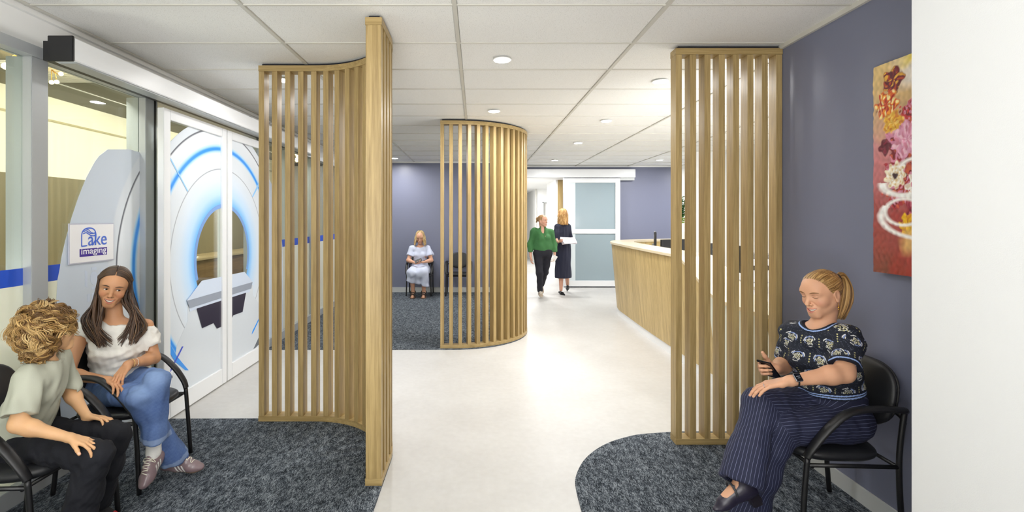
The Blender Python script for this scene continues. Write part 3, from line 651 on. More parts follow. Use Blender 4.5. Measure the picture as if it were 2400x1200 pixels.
# ------------------------------------------------------------------ painting on the blue wall
def painting():
    y1, y0 = 2.577, 1.97; z0, z1 = 1.30, 2.37; X = RX-.045
    r = root('painting', 'tall canvas of red, pink and yellow flowers on the navy wall', 'painting', (RX-.022, (y0+y1)/2, (z0+z1)/2))
    nu, nv = 210, 372; U, V = np.meshgrid(np.linspace(0, 1, nu), np.linspace(0, 1, nv))  # U from left (far edge y1) to right, V up
    rs = np.random.RandomState(5)
    def noise(fx, fy, n=5):
        out = 0*U
        for _ in range(n*3):
            a, b, c = rs.uniform(-fx, fx), rs.uniform(-fy, fy), rs.uniform(0, 6.28); out = out+np.sin(a*U*6.28+b*V*6.28+c)
        return out/math.sqrt(n*3)
    n1 = noise(5, 6); n2 = noise(25, 30, 8)
    def lin(c): return np.array(srgb(*c)[:3])
    C = np.zeros(U.shape+(3,))
    keys = [(0, (128, 70, 52)), (.12, (156, 72, 62)), (.3, (160, 76, 74)), (.5, (196, 120, 122)), (.62, (206, 140, 140)), (.75, (200, 165, 120)), (.9, (214, 180, 120)), (1, (226, 196, 130))]
    kv = [k[0] for k in keys]; Vn = V+.03*n1
    for c in range(3): C[..., c] = np.interp(Vn, kv, [lin(k[1])[c] for k in keys])
    def mix(mask, col): 
        m_ = np.clip(mask, 0, 1)[..., None]; C[:] = C*(1-m_)+lin(col)*m_
    S = lambda d, e=.02: np.clip(.5-d/e, 0, 1)
    mix(S(.35-U+.05*n1, .3)*S(V-.33+.02*n1, .1), (196, 40, 40)); mix(S(.25-U, .2)*S(.86-V, .05), (236, 226, 214)); mix(S(.3-U-.0*V, .2)*S(.965-V+.02*n1, .03), (240, 212, 30))
    asp = 1.07/.607
    def D(u, v): return np.hypot(U-u, (V-v)*asp), np.arctan2((V-v)*asp, U-u)
    def flower(u, v, r, cols, petals=6, sw_=2.0):
        d, a = D(u, v); rr = r*(1+.16*np.sin(petals*a+sw_*8*d)+.08*n2)
        mix(S(d-rr, .012), cols[0])
        for q, c in enumerate(cols[1:]):
            sp = np.sin(petals*a+d/r*2.5+q*2.1+n2*1.3)*.7+.5*np.sin(n1*9+q*3+d/r*6); mix(S(d-rr*.96, .02)*S(.45-sp, .3), c)
    mass = [(.55, .62), (.8, .6), (.35, .52), (.6, .45), (.9, .5), (.35, .66), (.75, .75), (.5, .72), (.3, .42), (.65, .36), (.9, .36)]
    for i, (u, v) in enumerate(mass):
        flower(u, v, .2, [[(176, 52, 60), (206, 128, 160), (150, 30, 44), (196, 50, 50)][i % 4], (120, 24, 36), (214, 140, 165), (196, 90, 60)], 5+i % 3)
    flower(.2, .93-.02, .1, [(110, 26, 40), (180, 70, 40), (90, 20, 40), (226, 170, 60)], 5); flower(.14, .8, .11, [(214, 90, 30), (236, 150, 40), (170, 40, 30), (240, 220, 150)], 6)
    flower(.2, .71, .09, [(224, 170, 50), (200, 120, 40), (240, 200, 100)], 5); flower(.34, .62, .14, [(222, 156, 184), (236, 190, 205), (206, 128, 150)], 7)
    flower(.12, .6, .06, [(96, 22, 40), (130, 40, 60)], 4); flower(.8, .56, .26, [(150, 28, 44), (110, 16, 30), (190, 60, 60)], 4); flower(.8, .57, .11, [(70, 24, 20), (120, 70, 40), (50, 16, 18)], 5)
    flower(.62, .78, .16, [(178, 92, 84), (150, 60, 60), (200, 130, 110)], 5); flower(.22, .46, .1, [(238, 226, 200), (220, 190, 140), (250, 246, 236)], 9); flower(.45, .4, .12, [(244, 240, 232), (220, 200, 180), (206, 90, 120)], 8)
    flower(.22, .46, .025, [(60, 30, 40)], 3); flower(.85, .34, .12, [(214, 84, 150), (236, 130, 180), (190, 60, 120)], 4); flower(.42, .3, .1, [(150, 36, 60), (190, 90, 110), (110, 24, 44)], 5)
    flower(.35, .23, .09, [(232, 178, 20), (245, 200, 40), (210, 140, 20)], 6); flower(.68, .23, .09, [(236, 220, 90), (200, 190, 60), (250, 240, 150)], 6); flower(.95, .24, .08, [(240, 180, 30), (250, 210, 60)], 5)
    mix(S(np.abs(U-.36+.03*n1)-.06, .06)*S(np.abs(V-.155)-.05, .05), (222, 176, 110)); mix(S(np.abs(U-.55+.02*n1)-.008, .01)*S(np.abs(V-.09)-.045, .02), (206, 160, 70))
    def loop(u, v, ru, rv, a0, a1, wd, col=(250, 248, 244)):
        d = np.hypot((U-u)/ru, (V-v)/rv); a = np.degrees(np.arctan2((V-v)/rv, (U-u)/ru)) % 360
        mix(S(np.abs(d-1)-wd/min(ru, rv), .02/min(ru, rv)*.5)*((a >= a0) & (a <= a1)), col)
    loop(.3, .29, .18, .06, 0, 360, .006); loop(.5, .27, .42, .1, 150, 330, .007); loop(.5, .29, .5, .085, 20, 120, .007); loop(.62, .79, .17, .05, 60, 330, .012); loop(.85, .8, .2, .07, 90, 260, .008); loop(.4, .42, .3, .06, 170, 350, .009); loop(.9, .66, .15, .05, 150, 330, .006); loop(.42, .5, .14, .03, 0, 180, .006)
    C = np.clip(C*(1+.10*n2[..., None]), 0, 1)
    relief = .0015*n2+.002*n1*(V > .22)
    ys = y1-(y1-y0)*U; zs = z0+(z1-z0)*V; xs = X-relief*.6
    co = np.stack([xs, ys, zs], -1).reshape(-1, 3)-np.array(r.location)
    ii = np.arange(nu*nv).reshape(nv, nu); q = np.stack([ii[:-1, :-1], ii[1:, :-1], ii[1:, 1:], ii[:-1, 1:]], -1).reshape(-1, 4)
    me = bpy.data.meshes.new('painted_face'); me.from_pydata(co.tolist(), [], q.tolist())
    ca = me.color_attributes.new('col', 'FLOAT_COLOR', 'POINT'); ca.data.foreach_set('color', np.concatenate([C.reshape(-1, 3), np.ones((nu*nv, 1))], 1).astype(np.float32).ravel())
    link('painted_face', me, vcol('paint_strokes', .45), r, smooth=True)
    MB().box(X+.003-r.location.x, RX-.001-r.location.x, y0-r.location.y, y1-r.location.y, z0-r.location.z, z1-r.location.z).build('canvas_frame', M('canvas_edge', srgb(150, 80, 66), .7), r)
def vcol(name, rough=.5, bump=0, bscale=400, spec=.5, sub=0, sheen=0, attr='col', mul=None):
    k = N(name); a = k.n('ShaderNodeVertexColor', layer_name=attr); k.l(a.outputs['Color'], k.p.inputs['Base Color']); k.p.inputs['Roughness'].default_value = rough
    k.p.inputs['Specular IOR Level'].default_value = spec
    if sub: k.p.inputs['Subsurface Weight'].default_value = sub; k.p.inputs['Subsurface Radius'].default_value = (.012, .005, .003); k.p.inputs['Subsurface Scale'].default_value = 1.0
    if sheen: k.p.inputs['Sheen Weight'].default_value = sheen
    if bump:
        tc = k.n('ShaderNodeTexCoord'); no = k.n('ShaderNodeTexNoise', i_Scale=float(bscale), i_Detail=3.0); k.l(tc.outputs['Object'], no.inputs['Vector'])
        b = k.n('ShaderNodeBump', i_Strength=bump, i_Distance=.002); k.l(no.outputs['Fac'], b.inputs['Height']); k.l(b.outputs['Normal'], k.p.inputs['Normal'])
    return k.m
painting()
# ------------------------------------------------------------------ chairs
def make_chair():
    """local: faces +X, origin on the floor under the seat centre"""
    r = root('waiting_chair', '', 'chair')
    hw_ = .245
    for s in (-1, 1):
        y = s*hw_
        MB().tube(spline([(.255, y*1.02, .006), (.24, y, .25), (.225, y, .44)], 5), .0125, 10).build('front_leg', STEEL, r, smooth=True)
        MB().tube(spline([(-.235, y*1.02, .006), (-.215, y, .22), (-.21, y, .45), (-.235, y, .66)], 6), .0125, 10).build('rear_leg', STEEL, r, smooth=True)
        # arm rest: flat padded loop from rear post forward and down to the front leg
        path = spline([(-.24, y, .662), (-.1, y*1.03, .672), (.04, y*1.05, .655), (.14, y*1.05, .575), (.205, y*1.03, .49), (.228, y, .44)], 8)
        m = MB(); vs = []; n = len(path)
        for i, p in enumerate(path):
            t = (path[min(i+1, n-1)]-path[max(i-1, 0)]).normalized(); nn = Vector((-t.z, 0, t.x))
            wd, th = .021+.006*math.sin(math.pi*i/(n-1)), .014
            for a in range(12):
                an = 2*math.pi*a/12; vs.append(p+Vector((0, 1, 0))*wd*math.cos(an)+nn*th*math.sin(an))
        fs = [(i*12+a, i*12+(a+1) % 12, (i+1)*12+(a+1) % 12, (i+1)*12+a) for i in range(n-1) for a in range(12)]+[tuple(range(12)), tuple(range((n-1)*12, n*12))]
        m.add(vs, fs).build('armrest', BLACK, r, smooth=True)
        MB().tube([(.225, y, .405), (-.2, y, .395)], .010, 8).build('seat_rail', STEEL, r, smooth=True)
    for cxx in (.2, -.2): MB().tube([(cxx, -hw_, .397), (cxx, hw_, .397)], .009, 8).build('cross_bar', STEEL, r, smooth=True)
    # seat: rounded cushion
    def pad(name, w, d, th, crown, mat, superp=3.2, n=40):
        bm_ = MB(); rings = []
        prof = [(0.0, -th*.5), (.80, -th*.5), (.93, -th*.42), (.985, -th*.2), (1.0, .0), (.985, th*.2), (.93, th*.4), (.8, th*.5), (.5, th*.5+crown*.7), (0.0, th*.5+crown)]
        vs = []
        for s_, z in prof[1:-1]:
            for k_ in range(n):
                a = 2*math.pi*k_/n; c, q = math.cos(a), math.sin(a)
                vs.append((math.copysign(abs(c)**(2/superp), c)*d*s_, math.copysign(abs(q)**(2/superp), q)*w*s_, z))
        m_ = len(prof)-2; vs += [(0, 0, prof[0][1]), (0, 0, prof[-1][1])]; b_ = m_*n
        fs = [(j*n+i, j*n+(i+1) % n, (j+1)*n+(i+1) % n, (j+1)*n+i) for j in range(m_-1) for i in range(n)]
        fs += [(b_, (i+1) % n, i) for i in range(n)]+[(b_+1, (m_-1)*n+i, (m_-1)*n+(i+1) % n) for i in range(n)]
        return bm_.add(vs, fs).build(name, mat, r, smooth=True)
    s1 = pad('seat', .235, .225, .055, .012, VINYL); s1.location = (.03, 0, .432); s1.rotation_euler = (0, -.02, 0)
    b1 = pad('backrest', .205, .165, .035, .006, VINYL, 2.6); b1.location = (-.225, 0, .69); b1.rotation_euler = (0, math.radians(80), 0)
    b2_ = pad('backrest_shell', .2, .16, .02, .002, BLACK, 2.6); b2_.location = (-.245, 0, .69); b2_.rotation_euler = (0, math.radians(80), 0)
    for s in (-1, 1): MB().tube(spline([(-.235, s*hw_, .6), (-.25, s*.2, .62), (-.245, s*.12, .64)], 4), .009, 8).build('back_bracket', STEEL, r, smooth=True)
    return r
def copy_tree(o, parent=None):
    c = o.copy(); COL.objects.link(c)
    if parent: c.parent = parent
    for ch in list(o.children): copy_tree(ch, c)
    return c
ch0 = make_chair()
seats = [(-2.165, 2.365, 0, 'black waiting chair under the curly haired boy, nearest on the left'),
         (-2.165, 3.03, 0, 'black waiting chair under the long haired girl in jeans'),
         (1.79, 2.565, math.pi, 'black waiting chair under the woman in pinstriped trousers'),
         (-1.16, 10.12, -math.pi/2, 'black waiting chair under the woman in the pale blue dress'),
         (-.365, 10.12, -math.pi/2, 'empty black waiting chair behind the slats of the middle screen')]
for i, (x, y, a, lb) in enumerate(seats):
    c = ch0 if i == 0 else copy_tree(ch0)
    c.location = (x, y, .008); c.rotation_euler = (0, 0, a); c['label'] = lb; c['category'] = 'chair'; c['group'] = 'black waiting room chairs'
# ------------------------------------------------------------------ implicit-surface modelling for people and clothes
A = lambda *v: np.array(v, dtype=np.float64)
def unit(v): v = np.asarray(v, float); return v/np.linalg.norm(v)
def atv(px, py, Y): return np.array(at(px, py, Y))
def frame(f, u):
    """columns right, forward, up"""
    f = unit(f); r = unit(np.cross(f, u)); u = np.cross(r, f); return np.stack([r, f, u], 1)
def rotm(axis, deg):
    return np.array(Matrix.Rotation(math.radians(deg), 3, Vector(tuple(axis))))
class SDF:
    def __init__(s): s.p = []; s.cuts = []; s.warp = None; s.shell = None
    def cap(s, a, b, r1, r2=None, k=.02, op=1, fl=None):
        """tapered capsule; fl=(axis, factor) squashes it along axis"""
        r2 = r1 if r2 is None else r2; a = np.asarray(a, float); b = np.asarray(b, float); R = max(r1, r2)
        s.p.append(('c', (a, b, r1, r2, fl), np.minimum(a, b)-R, np.maximum(a, b)+R, k, op)); return s
    def ell(s, c, r, R=None, k=.02, op=1):
        c = np.asarray(c, float); r = np.asarray(r, float); m = max(r) if R is not None else r
        s.p.append(('e', (c, r, R), c-m, c+m, k, op)); return s
    def sph(s, c, r, k=.02, op=1): return s.ell(c, (r, r, r), None, k, op)
    def chain(s, pts, rs, k=.02, op=1):
        for i in range(len(pts)-1): s.cap(pts[i], pts[i+1], rs[i], rs[i+1], k, op)
        return s
    def rbox(s, c, h, R, rad, k=.01, op=1):
        c = np.asarray(c, float); h = np.asarray(h, float); m = np.linalg.norm(h)
        s.p.append(('b', (c, h, R, rad), c-m, c+m, k, op)); return s
    def cut(s, point, normal, k=0): s.cuts.append((np.asarray(point, float), unit(normal), k)); return s
    def bounds(s):
        lo = np.min([p[2] for p in s.p if p[5] > 0], 0); hi = np.max([p[3] for p in s.p if p[5] > 0], 0); return lo-.02, hi+.02
    @staticmethod
    def dist(t, q, X, Y, Z):
        if t == 'c':
            a, b, r1, r2, fl = q; ba = b-a; x, y, z = X-a[0], Y-a[1], Z-a[2]
            l2 = max(float(ba@ba), 1e-12); h = np.clip((x*ba[0]+y*ba[1]+z*ba[2])/l2, 0, 1)
            x, y, z = x-h*ba[0], y-h*ba[1], z-h*ba[2]
            if fl is not None:
                ax, f = fl; dt = (x*ax[0]+y*ax[1]+z*ax[2])*(1/f-1); x, y, z = x+dt*ax[0], y+dt*ax[1], z+dt*ax[2]
                return (np.sqrt(x*x+y*y+z*z)-(r1+(r2-r1)*h))*(f if f < 1 else 1)
            return np.sqrt(x*x+y*y+z*z)-(r1+(r2-r1)*h)
        if t == 'e':
            c, r, R = q; x, y, z = X-c[0], Y-c[1], Z-c[2]
            if R is not None: x, y, z = (x*R[0, i]+y*R[1, i]+z*R[2, i] for i in range(3))
            k0 = np.sqrt((x/r[0])**2+(y/r[1])**2+(z/r[2])**2); k1 = np.sqrt((x/r[0]**2)**2+(y/r[1]**2)**2+(z/r[2]**2)**2)+1e-9
            return k0*(k0-1)/k1
        c, h, R, rad = q; x, y, z = X-c[0], Y-c[1], Z-c[2]
        if R is not None: x, y, z = (x*R[0, i]+y*R[1, i]+z*R[2, i] for i in range(3))
        x, y, z = abs(x)-h[0]+rad, abs(y)-h[1]+rad, abs(z)-h[2]+rad
        return np.sqrt(np.maximum(x, 0)**2+np.maximum(y, 0)**2+np.maximum(z, 0)**2)+np.minimum(np.maximum(x, np.maximum(y, z)), 0)-rad
    def at(s, P):
        P = np.atleast_2d(P); D = np.full(len(P), 1.0)
        for t, q, plo, phi, k, op in s.p:
            d = s.dist(t, q, P[:, 0], P[:, 1], P[:, 2])
            if op > 0: h = np.clip(.5+.5*(D-d)/k, 0, 1); D = D+(d-D)*h-k*h*(1-h)
            else: d = -d; h = np.clip(.5-.5*(D-d)/k, 0, 1); D = D+(d-D)*h+k*h*(1-h)
        return D
    def grid(s, lo, hi, res):
        n = [int(math.ceil((hi[i]-lo[i])/res))+1 for i in range(3)]
        ax = [(lo[i]+res*np.arange(n[i])).astype(np.float32) for i in range(3)]
        D = np.full(n, 1.0, np.float32)
        for t, q, plo, phi, k, op in s.p:
            m = k+3*res
            sl = [slice(max(0, int((plo[i]-m-lo[i])/res)), min(n[i], int((phi[i]+m-lo[i])/res)+2)) for i in range(3)]
            if any(x.stop <= x.start for x in sl): continue
            sl = tuple(sl); X, Y, Z = ax[0][sl[0]][:, None, None], ax[1][sl[1]][None, :, None], ax[2][sl[2]][None, None, :]
            d = s.dist(t, q, X, Y, Z).astype(np.float32); c = D[sl]
            if op > 0:
                h = np.clip(.5+.5*(c-d)/k, 0, 1); D[sl] = c+(d-c)*h-k*h*(1-h)
            else:
                d = -d; h = np.clip(.5-.5*(c-d)/k, 0, 1); D[sl] = c+(d-c)*h+k*h*(1-h)
        X, Y, Z = ax[0][:, None, None], ax[1][None, :, None], ax[2][None, None, :]
        if s.warp is not None:
            near = np.nonzero(abs(D) < .03)
            D[near] += s.warp(ax[0][near[0]], ax[1][near[1]], ax[2][near[2]]).astype(np.float32)
        if s.shell: D = np.maximum(D, -(D+s.shell))
        for pt, nn, k in s.cuts:
            D = np.maximum(D, ((X-pt[0])*nn[0]+(Y-pt[1])*nn[1]+(Z-pt[2])*nn[2]).astype(np.float32))
        return D
def surfnet(D, lo, res):
    S = D < 0; c = np.zeros(tuple(n-1 for n in D.shape), np.int8)
    for dx in (0, 1):
        for dy in (0, 1):
            for dz in (0, 1): c += S[dx:D.shape[0]-1+dx, dy:D.shape[1]-1+dy, dz:D.shape[2]-1+dz]
    ij = np.argwhere((c > 0) & (c < 8))
    if len(ij) == 0: return np.zeros((0, 3)), np.zeros((0, 4), int)
    cor = [(x, y, z) for x in (0, 1) for y in (0, 1) for z in (0, 1)]
    V = np.stack([D[ij[:, 0]+a, ij[:, 1]+b, ij[:, 2]+d] for a, b, d in cor], 1)
    P = np.zeros((len(ij), 3)); cnt = np.zeros(len(ij))
    for i in range(8):
        for j in range(i+1, 8):
            df = [abs(cor[i][q]-cor[j][q]) for q in range(3)]
            if sum(df) != 1: continue
            m = (V[:, i] < 0) != (V[:, j] < 0); t = np.where(m, V[:, i]/np.where(m, V[:, i]-V[:, j], 1), 0)
            P += m[:, None]*(np.array(cor[i])+t[:, None]*(np.array(cor[j])-np.array(cor[i]))); cnt += m
    P = P/cnt[:, None]+ij
    idx = np.full(c.shape, -1, np.int32); idx[ij[:, 0], ij[:, 1], ij[:, 2]] = np.arange(len(ij))
    Q = []
    for axn in range(3):
        a, b = [(1, 2), (2, 0), (0, 1)][axn]
        s0 = [slice(None)]*3; s1 = [slice(None)]*3; s0[axn] = slice(0, -1); s1[axn] = slice(1, None)
        s0[a] = s1[a] = slice(1, -1); s0[b] = s1[b] = slice(1, -1)
        m = S[tuple(s0)] != S[tuple(s1)]; e = np.argwhere(m); e[:, a] += 1; e[:, b] += 1
        ins = S[e[:, 0], e[:, 1], e[:, 2]]
        def cell(da, db): q = e.copy(); q[:, a] += da; q[:, b] += db; return idx[q[:, 0], q[:, 1], q[:, 2]]
        q = np.stack([cell(-1, -1), cell(0, -1), cell(0, 0), cell(-1, 0)], 1)
        q[~ins] = q[~ins][:, ::-1]; Q.append(q)
    Q = np.concatenate(Q); Q = Q[(Q >= 0).all(1)]
    return P*res+np.asarray(lo), Q
def np_mesh(name, V, Q, colors=None, extra=None):
    me = bpy.data.meshes.new(name); V = np.asarray(V, np.float32); Q = np.asarray(Q)
    me.vertices.add(len(V)); me.vertices.foreach_set('co', V.ravel())
    k = Q.shape[1]; me.loops.add(len(Q)*k); me.loops.foreach_set('vertex_index', Q.astype(np.int32).ravel())
    me.polygons.add(len(Q)); me.polygons.foreach_set('loop_start', np.arange(0, len(Q)*k, k, dtype=np.int32))
    me.polygons.foreach_set('use_smooth', np.ones(len(Q), bool)); me.update(calc_edges=True); me.validate()
    if colors is not None:
        ca = me.color_attributes.new('col', 'FLOAT_COLOR', 'POINT'); ca.data.foreach_set('color', np.concatenate([colors, np.ones((len(V), 1))], 1).astype(np.float32).ravel())
    if extra is not None:
        at_ = me.attributes.new('st', 'FLOAT', 'POINT'); at_.data.foreach_set('value', extra.astype(np.float32))
    return me
def sdf_obj(name, sdf, parent, mat, res=.006, fine=(), color=None, stripe=None):
    lo, hi = sdf.bounds(); Vs, Qs, off = [], [], 0
    V, Q = surfnet(sdf.grid(lo, hi, res), lo, res)
    for flo, fhi, fr in fine:
        cen = V[Q].mean(1); g = 1.2*res
        Q = Q[~((cen > np.asarray(flo)+g) & (cen < np.asarray(fhi)-g)).all(1)]
    Vs.append(V); Qs.append(Q); off = len(V)
    for flo, fhi, fr in fine:
        v, q = surfnet(sdf.grid(np.asarray(flo), np.asarray(fhi), fr), flo, fr); Vs.append(v); Qs.append(q+off); off += len(v)
    V, Q = np.concatenate(Vs), np.concatenate(Qs)
    used = np.unique(Q); mp = np.zeros(len(V), int); mp[used] = np.arange(len(used)); V = V[used]; Q = mp[Q]
    o = bpy.data.objects.new(name, np_mesh(name, V-np.array(parent.location), Q, color(V) if color else None, stripe(V) if stripe else None))
    COL.objects.link(o); o.data.materials.append(mat); o.parent = parent; return o
def L3(*c): return np.array(srgb(*c)[:3])
def fbm(P, sc, seed=0, n=10, an=(1, 1, 1)):
    rs = np.random.RandomState(seed); out = np.zeros(P.shape[0])
    for i in range(n):
        k = rs.normal(size=3)*sc*np.asarray(an); out += np.sin(P@k+rs.uniform(0, 6.28))
    return out/math.sqrt(n)
def wr(amp, sc, seed, an=(1, 1, 1)):
    def f(x, y, z): return amp*fbm(np.stack([x, y, z], -1).astype(np.float64), sc, seed, 8, an)
    return f
# ---- head: local frame x right, y forward, z up; origin at eye level in mid skull
class Head:
    def __init__(h, c, f, u, s=1.0, smile=1.0, eye=.0045, gaze=(0, 1, 0), look=0):
        h.c = np.asarray(c, float); h.R = frame(f, u); h.s = s; h.smile = smile; h.eye = eye; h.gaze = unit(gaze)
    def w(h, x, y, z): return h.c+h.R@(np.array([x, y, z])*h.s)
    def loc(h, V): return ((V-h.c)@h.R)/h.s
    def box(h, m=.02):
        return h.c-A(.125, .125, .125)*h.s-m, h.c+A(.125, .125, .13)*h.s+m
    def mouth(h, t, dz=0, dy=0): return h.w(.025*t*(1+.1*h.smile), .0925-.016*t*t+dy, -.0705+.010*h.smile*t*t+dz)
    def surf(h, x, z, off=.0006):
        """front surface point above local (x, z)"""
        if not hasattr(h, 'S0'): h.S0 = SDF(); h.prims(h.S0, False)
        ys = np.linspace(.135, .02, 160); P = np.array([h.w(x, y, z) for y in ys]); d = h.S0.at(P); i = int(np.argmax(d < 0)); y = ys[i]+(ys[i-1]-ys[i])*(-d[i])/(d[i-1]-d[i]+1e-9) if i else .09
        return h.w(x, y+off, z)
    def prims(h, S, opens=True):
        s = h.s; R = h.R; E = lambda x, y, z, r, k=.02, op=1: S.ell(h.w(x, y, z), A(*r)*s, R, k*s, op)
        E(0, -.010, .026, (.074, .096, .084)); E(0, .032, .026, (.060, .060, .064), .03); E(0, .026, -.030, (.055, .062, .072), .03)
        for q in (-1, 1):
            S.cap(h.w(.046*q, .0, -.050), h.w(.012*q, .062, -.094), .018*s, .014*s, .03*s)
            E(.036*q, .053, -.032, (.025, .025, .024), .02); E(.076*q, -.006, -.010, (.007, .019, .031), .008)
            E(.0855*q, .0, -.006, (.0085, .011, .018), .004, -1); E(.077*q, -.001, -.036, (.006, .009, .009), .006)
        S.cap(h.w(-.012, .070, -.099), h.w(.012, .070, -.099), .0165*s, .0165*s, .02*s)
        S.cap(h.w(-.038, .070, .024), h.w(.038, .070, .024), .0155*s, .0155*s, .02*s)
        for q in (-1, 1): E(.031*q, .100, -.001, (.0165, .016, .0105), .014, -1)
        S.cap(h.w(0, .0875, .004), h.w(0, .1085, -.034), .0068*s, .0098*s, .012*s)
        for q in (-1, 1): E(.0115*q, .0940, -.0400, (.0060, .0085, .0058), .006)
        for q in (-1, 1): E(.0058*q, .101, -.0475, (.0032, .004, .002), .002, -1)
        E(0, .074, -.070, (.030, .022, .020), .02)
        for q in (-1, 1):
            E(.031*q, .0735, -.001, (.0142, .0138, .0125), .004)
            if opens and h.eye > .003: E(.031*q, .092, -.0015, (.0128, .018, h.eye), .002, -1)
            S.cap(h.w(.017*q, .089, -.032), h.w(.034*q, .082, -.056), .001*s, .001*s, .010*s, -1)
        ts = np.linspace(-1, 1, 9); g = .0058*h.smile
        if h.smile > .3 and opens:
            for a, b in zip(ts, ts[1:]): S.cap(h.mouth(a, -.001, .001), h.mouth(b, -.001, .001), (.0012+g*(1-a*a))*s, (.0012+g*(1-b*b))*s, .003*s, -1)
        for a, b in zip(ts, ts[1:]):
            up = lambda t: h.mouth(t, .0022+g*(1-t*t), .002); dn = lambda t: h.mouth(t, -.0028-g*(1-t*t)*1.15, .002)
            S.cap(up(a), up(b), (.0012+.0016*(1-a*a))*s, (.0012+.0016*(1-b*b))*s, .003*s); S.cap(dn(a), dn(b), (.0012+.0024*(1-a*a))*s, (.0012+.0024*(1-b*b))*s, .003*s)
    def color(h, V, C, lip=(186, 96, 92), blush=(214, 130, 110), amt=.35):
        P = h.loc(V); x, y, z = P.T
        def mix(m, c): m = np.clip(m, 0, 1)[:, None]; C[:] = C*(1-m)+L3(*c)*m
        for q in (-1, 1):
            mix(np.exp(-((x-q*.043)**2/.017**2+(z+.035)**2/.016**2))*(y > .03)*amt, blush)
            mix(np.exp(-((x-q*.031)**2/.016**2+(z-.006)**2/.009**2))*(y > .06)*.25, (150, 95, 75))
        t = np.clip(x/.0275, -1, 1); zc = -.0705+.010*h.smile*t*t; g = .0058*h.smile*(1-t*t); dz = z-zc
        lipm = (np.abs(x) < .0275) & (y > .065) & (dz < g+.0048*(1-t*t)+.0006) & (dz > -g*1.15-.0066*(1-t*t)-.0006)
        mix(lipm*.7, lip)
        inner = (np.abs(x) < .024) & (y > .06) & (y < .092-.016*t*t) & (np.abs(dz) < g+.001); mix(inner*.9, (90, 30, 30))
        mix(np.exp(-((np.abs(x)-.0058)**2+(z+.0475)**2)/.003**2)*(y > .09)*.8, (90, 40, 34))
        return C
    def extras(h, parent, brow=(70, 48, 34), iris=(74, 52, 36), lash=(30, 22, 18), teeth=True, seg=14):
        s = h.s; Lo = np.array(parent.location)
        for q in (-1, 1):
            c = h.w(.031*q, .0735, -.001); n = 20; vs, cs, fs = [], [], []
            gz = unit(h.R@h.gaze); Fr = frame(gz, h.R[:, 2]) if abs(gz@h.R[:, 2]) < .95 else h.R
            for i in range(n+1):
                th = math.pi*i/n
                for j in range(n): ph = 2*math.pi*j/n; vs.append(c+Fr@(A(math.sin(th)*math.cos(ph), math.cos(th), math.sin(th)*math.sin(ph))*.0125*s)-Lo); cs.append(L3(12, 10, 10) if th < .22 else L3(*iris) if th < .5 else L3(226, 222, 216))
            for i in range(n):
                for j in range(n): fs.append((i*n+j, i*n+(j+1) % n, (i+1)*n+(j+1) % n, (i+1)*n+j))
            o = bpy.data.objects.new('eye', np_mesh('eye', vs, fs, np.array(cs))); COL.objects.link(o); o.data.materials.append(EYEM); o.parent = parent
            pts = []; pl = []; tv = np.linspace(-1, 1, 11)
            for t in tv:
                pts.append(Vector(h.surf(.033*q+.020*t*q, .0185+.0035*(1-t*t)+.0015*t, .0004)-Lo))
                e = h.eye; zz = -.0015+e*.92*math.sqrt(max(0, 1-t*t)) if e > .003 else -.0035-.0022*(1-t*t)
                pl.append(Vector(h.surf(.031*q+.0132*t, zz, .0002)-Lo))
            MB().tube(pts, [.0008*s+.0022*s*(1-abs(t)**1.5) for t in tv], 8).build('eyebrow', M('brow', srgb(*brow), .8), parent, smooth=True)
            MB().tube(pl, [.0005*s+.0009*s*(1-t*t) for t in tv], 6).build('eyelash', M('lash', srgb(*lash), .7), parent, smooth=True)
            MB().tube([Vector(h.surf(.031*q+.0135*t, .0068+.0022*(1-t*t), -.0006)-Lo) for t in tv], .0007*s, 6).build('eyelid_crease', M('crease', srgb(120, 78, 60), .7), parent, smooth=True)
        if teeth and h.smile > .3:
            vs = []; n = 24
            for i in range(n+1):
                t = -1+2*i/n; w_ = .0028+.0048*(1-t*t)*h.smile
                off = .0005*abs(math.sin(i*math.pi/2.4)); vs += [Vector(h.mouth(t*.93, .3*w_+.001, -.0015-off)-Lo), Vector(h.mouth(t*.93, -.9*w_*.75, -.0025-off)-Lo), Vector(h.mouth(t*.93, -.9*w_*.75, -.010)-Lo), Vector(h.mouth(t*.93, .3*w_+.001, -.010)-Lo)]
            fs = [(4*i+a, 4*i+(a+1) % 4, 4*i+4+(a+1) % 4, 4*i+4+a) for i in range(n) for a in range(4)]+[(0, 1, 2, 3), (4*n+3, 4*n+2, 4*n+1, 4*n)]
            MB().add(vs, fs).build('teeth', M('teeth', srgb(236, 230, 216), .25), parent, smooth=True)
EYEM = vcol('eye_ball', .12)
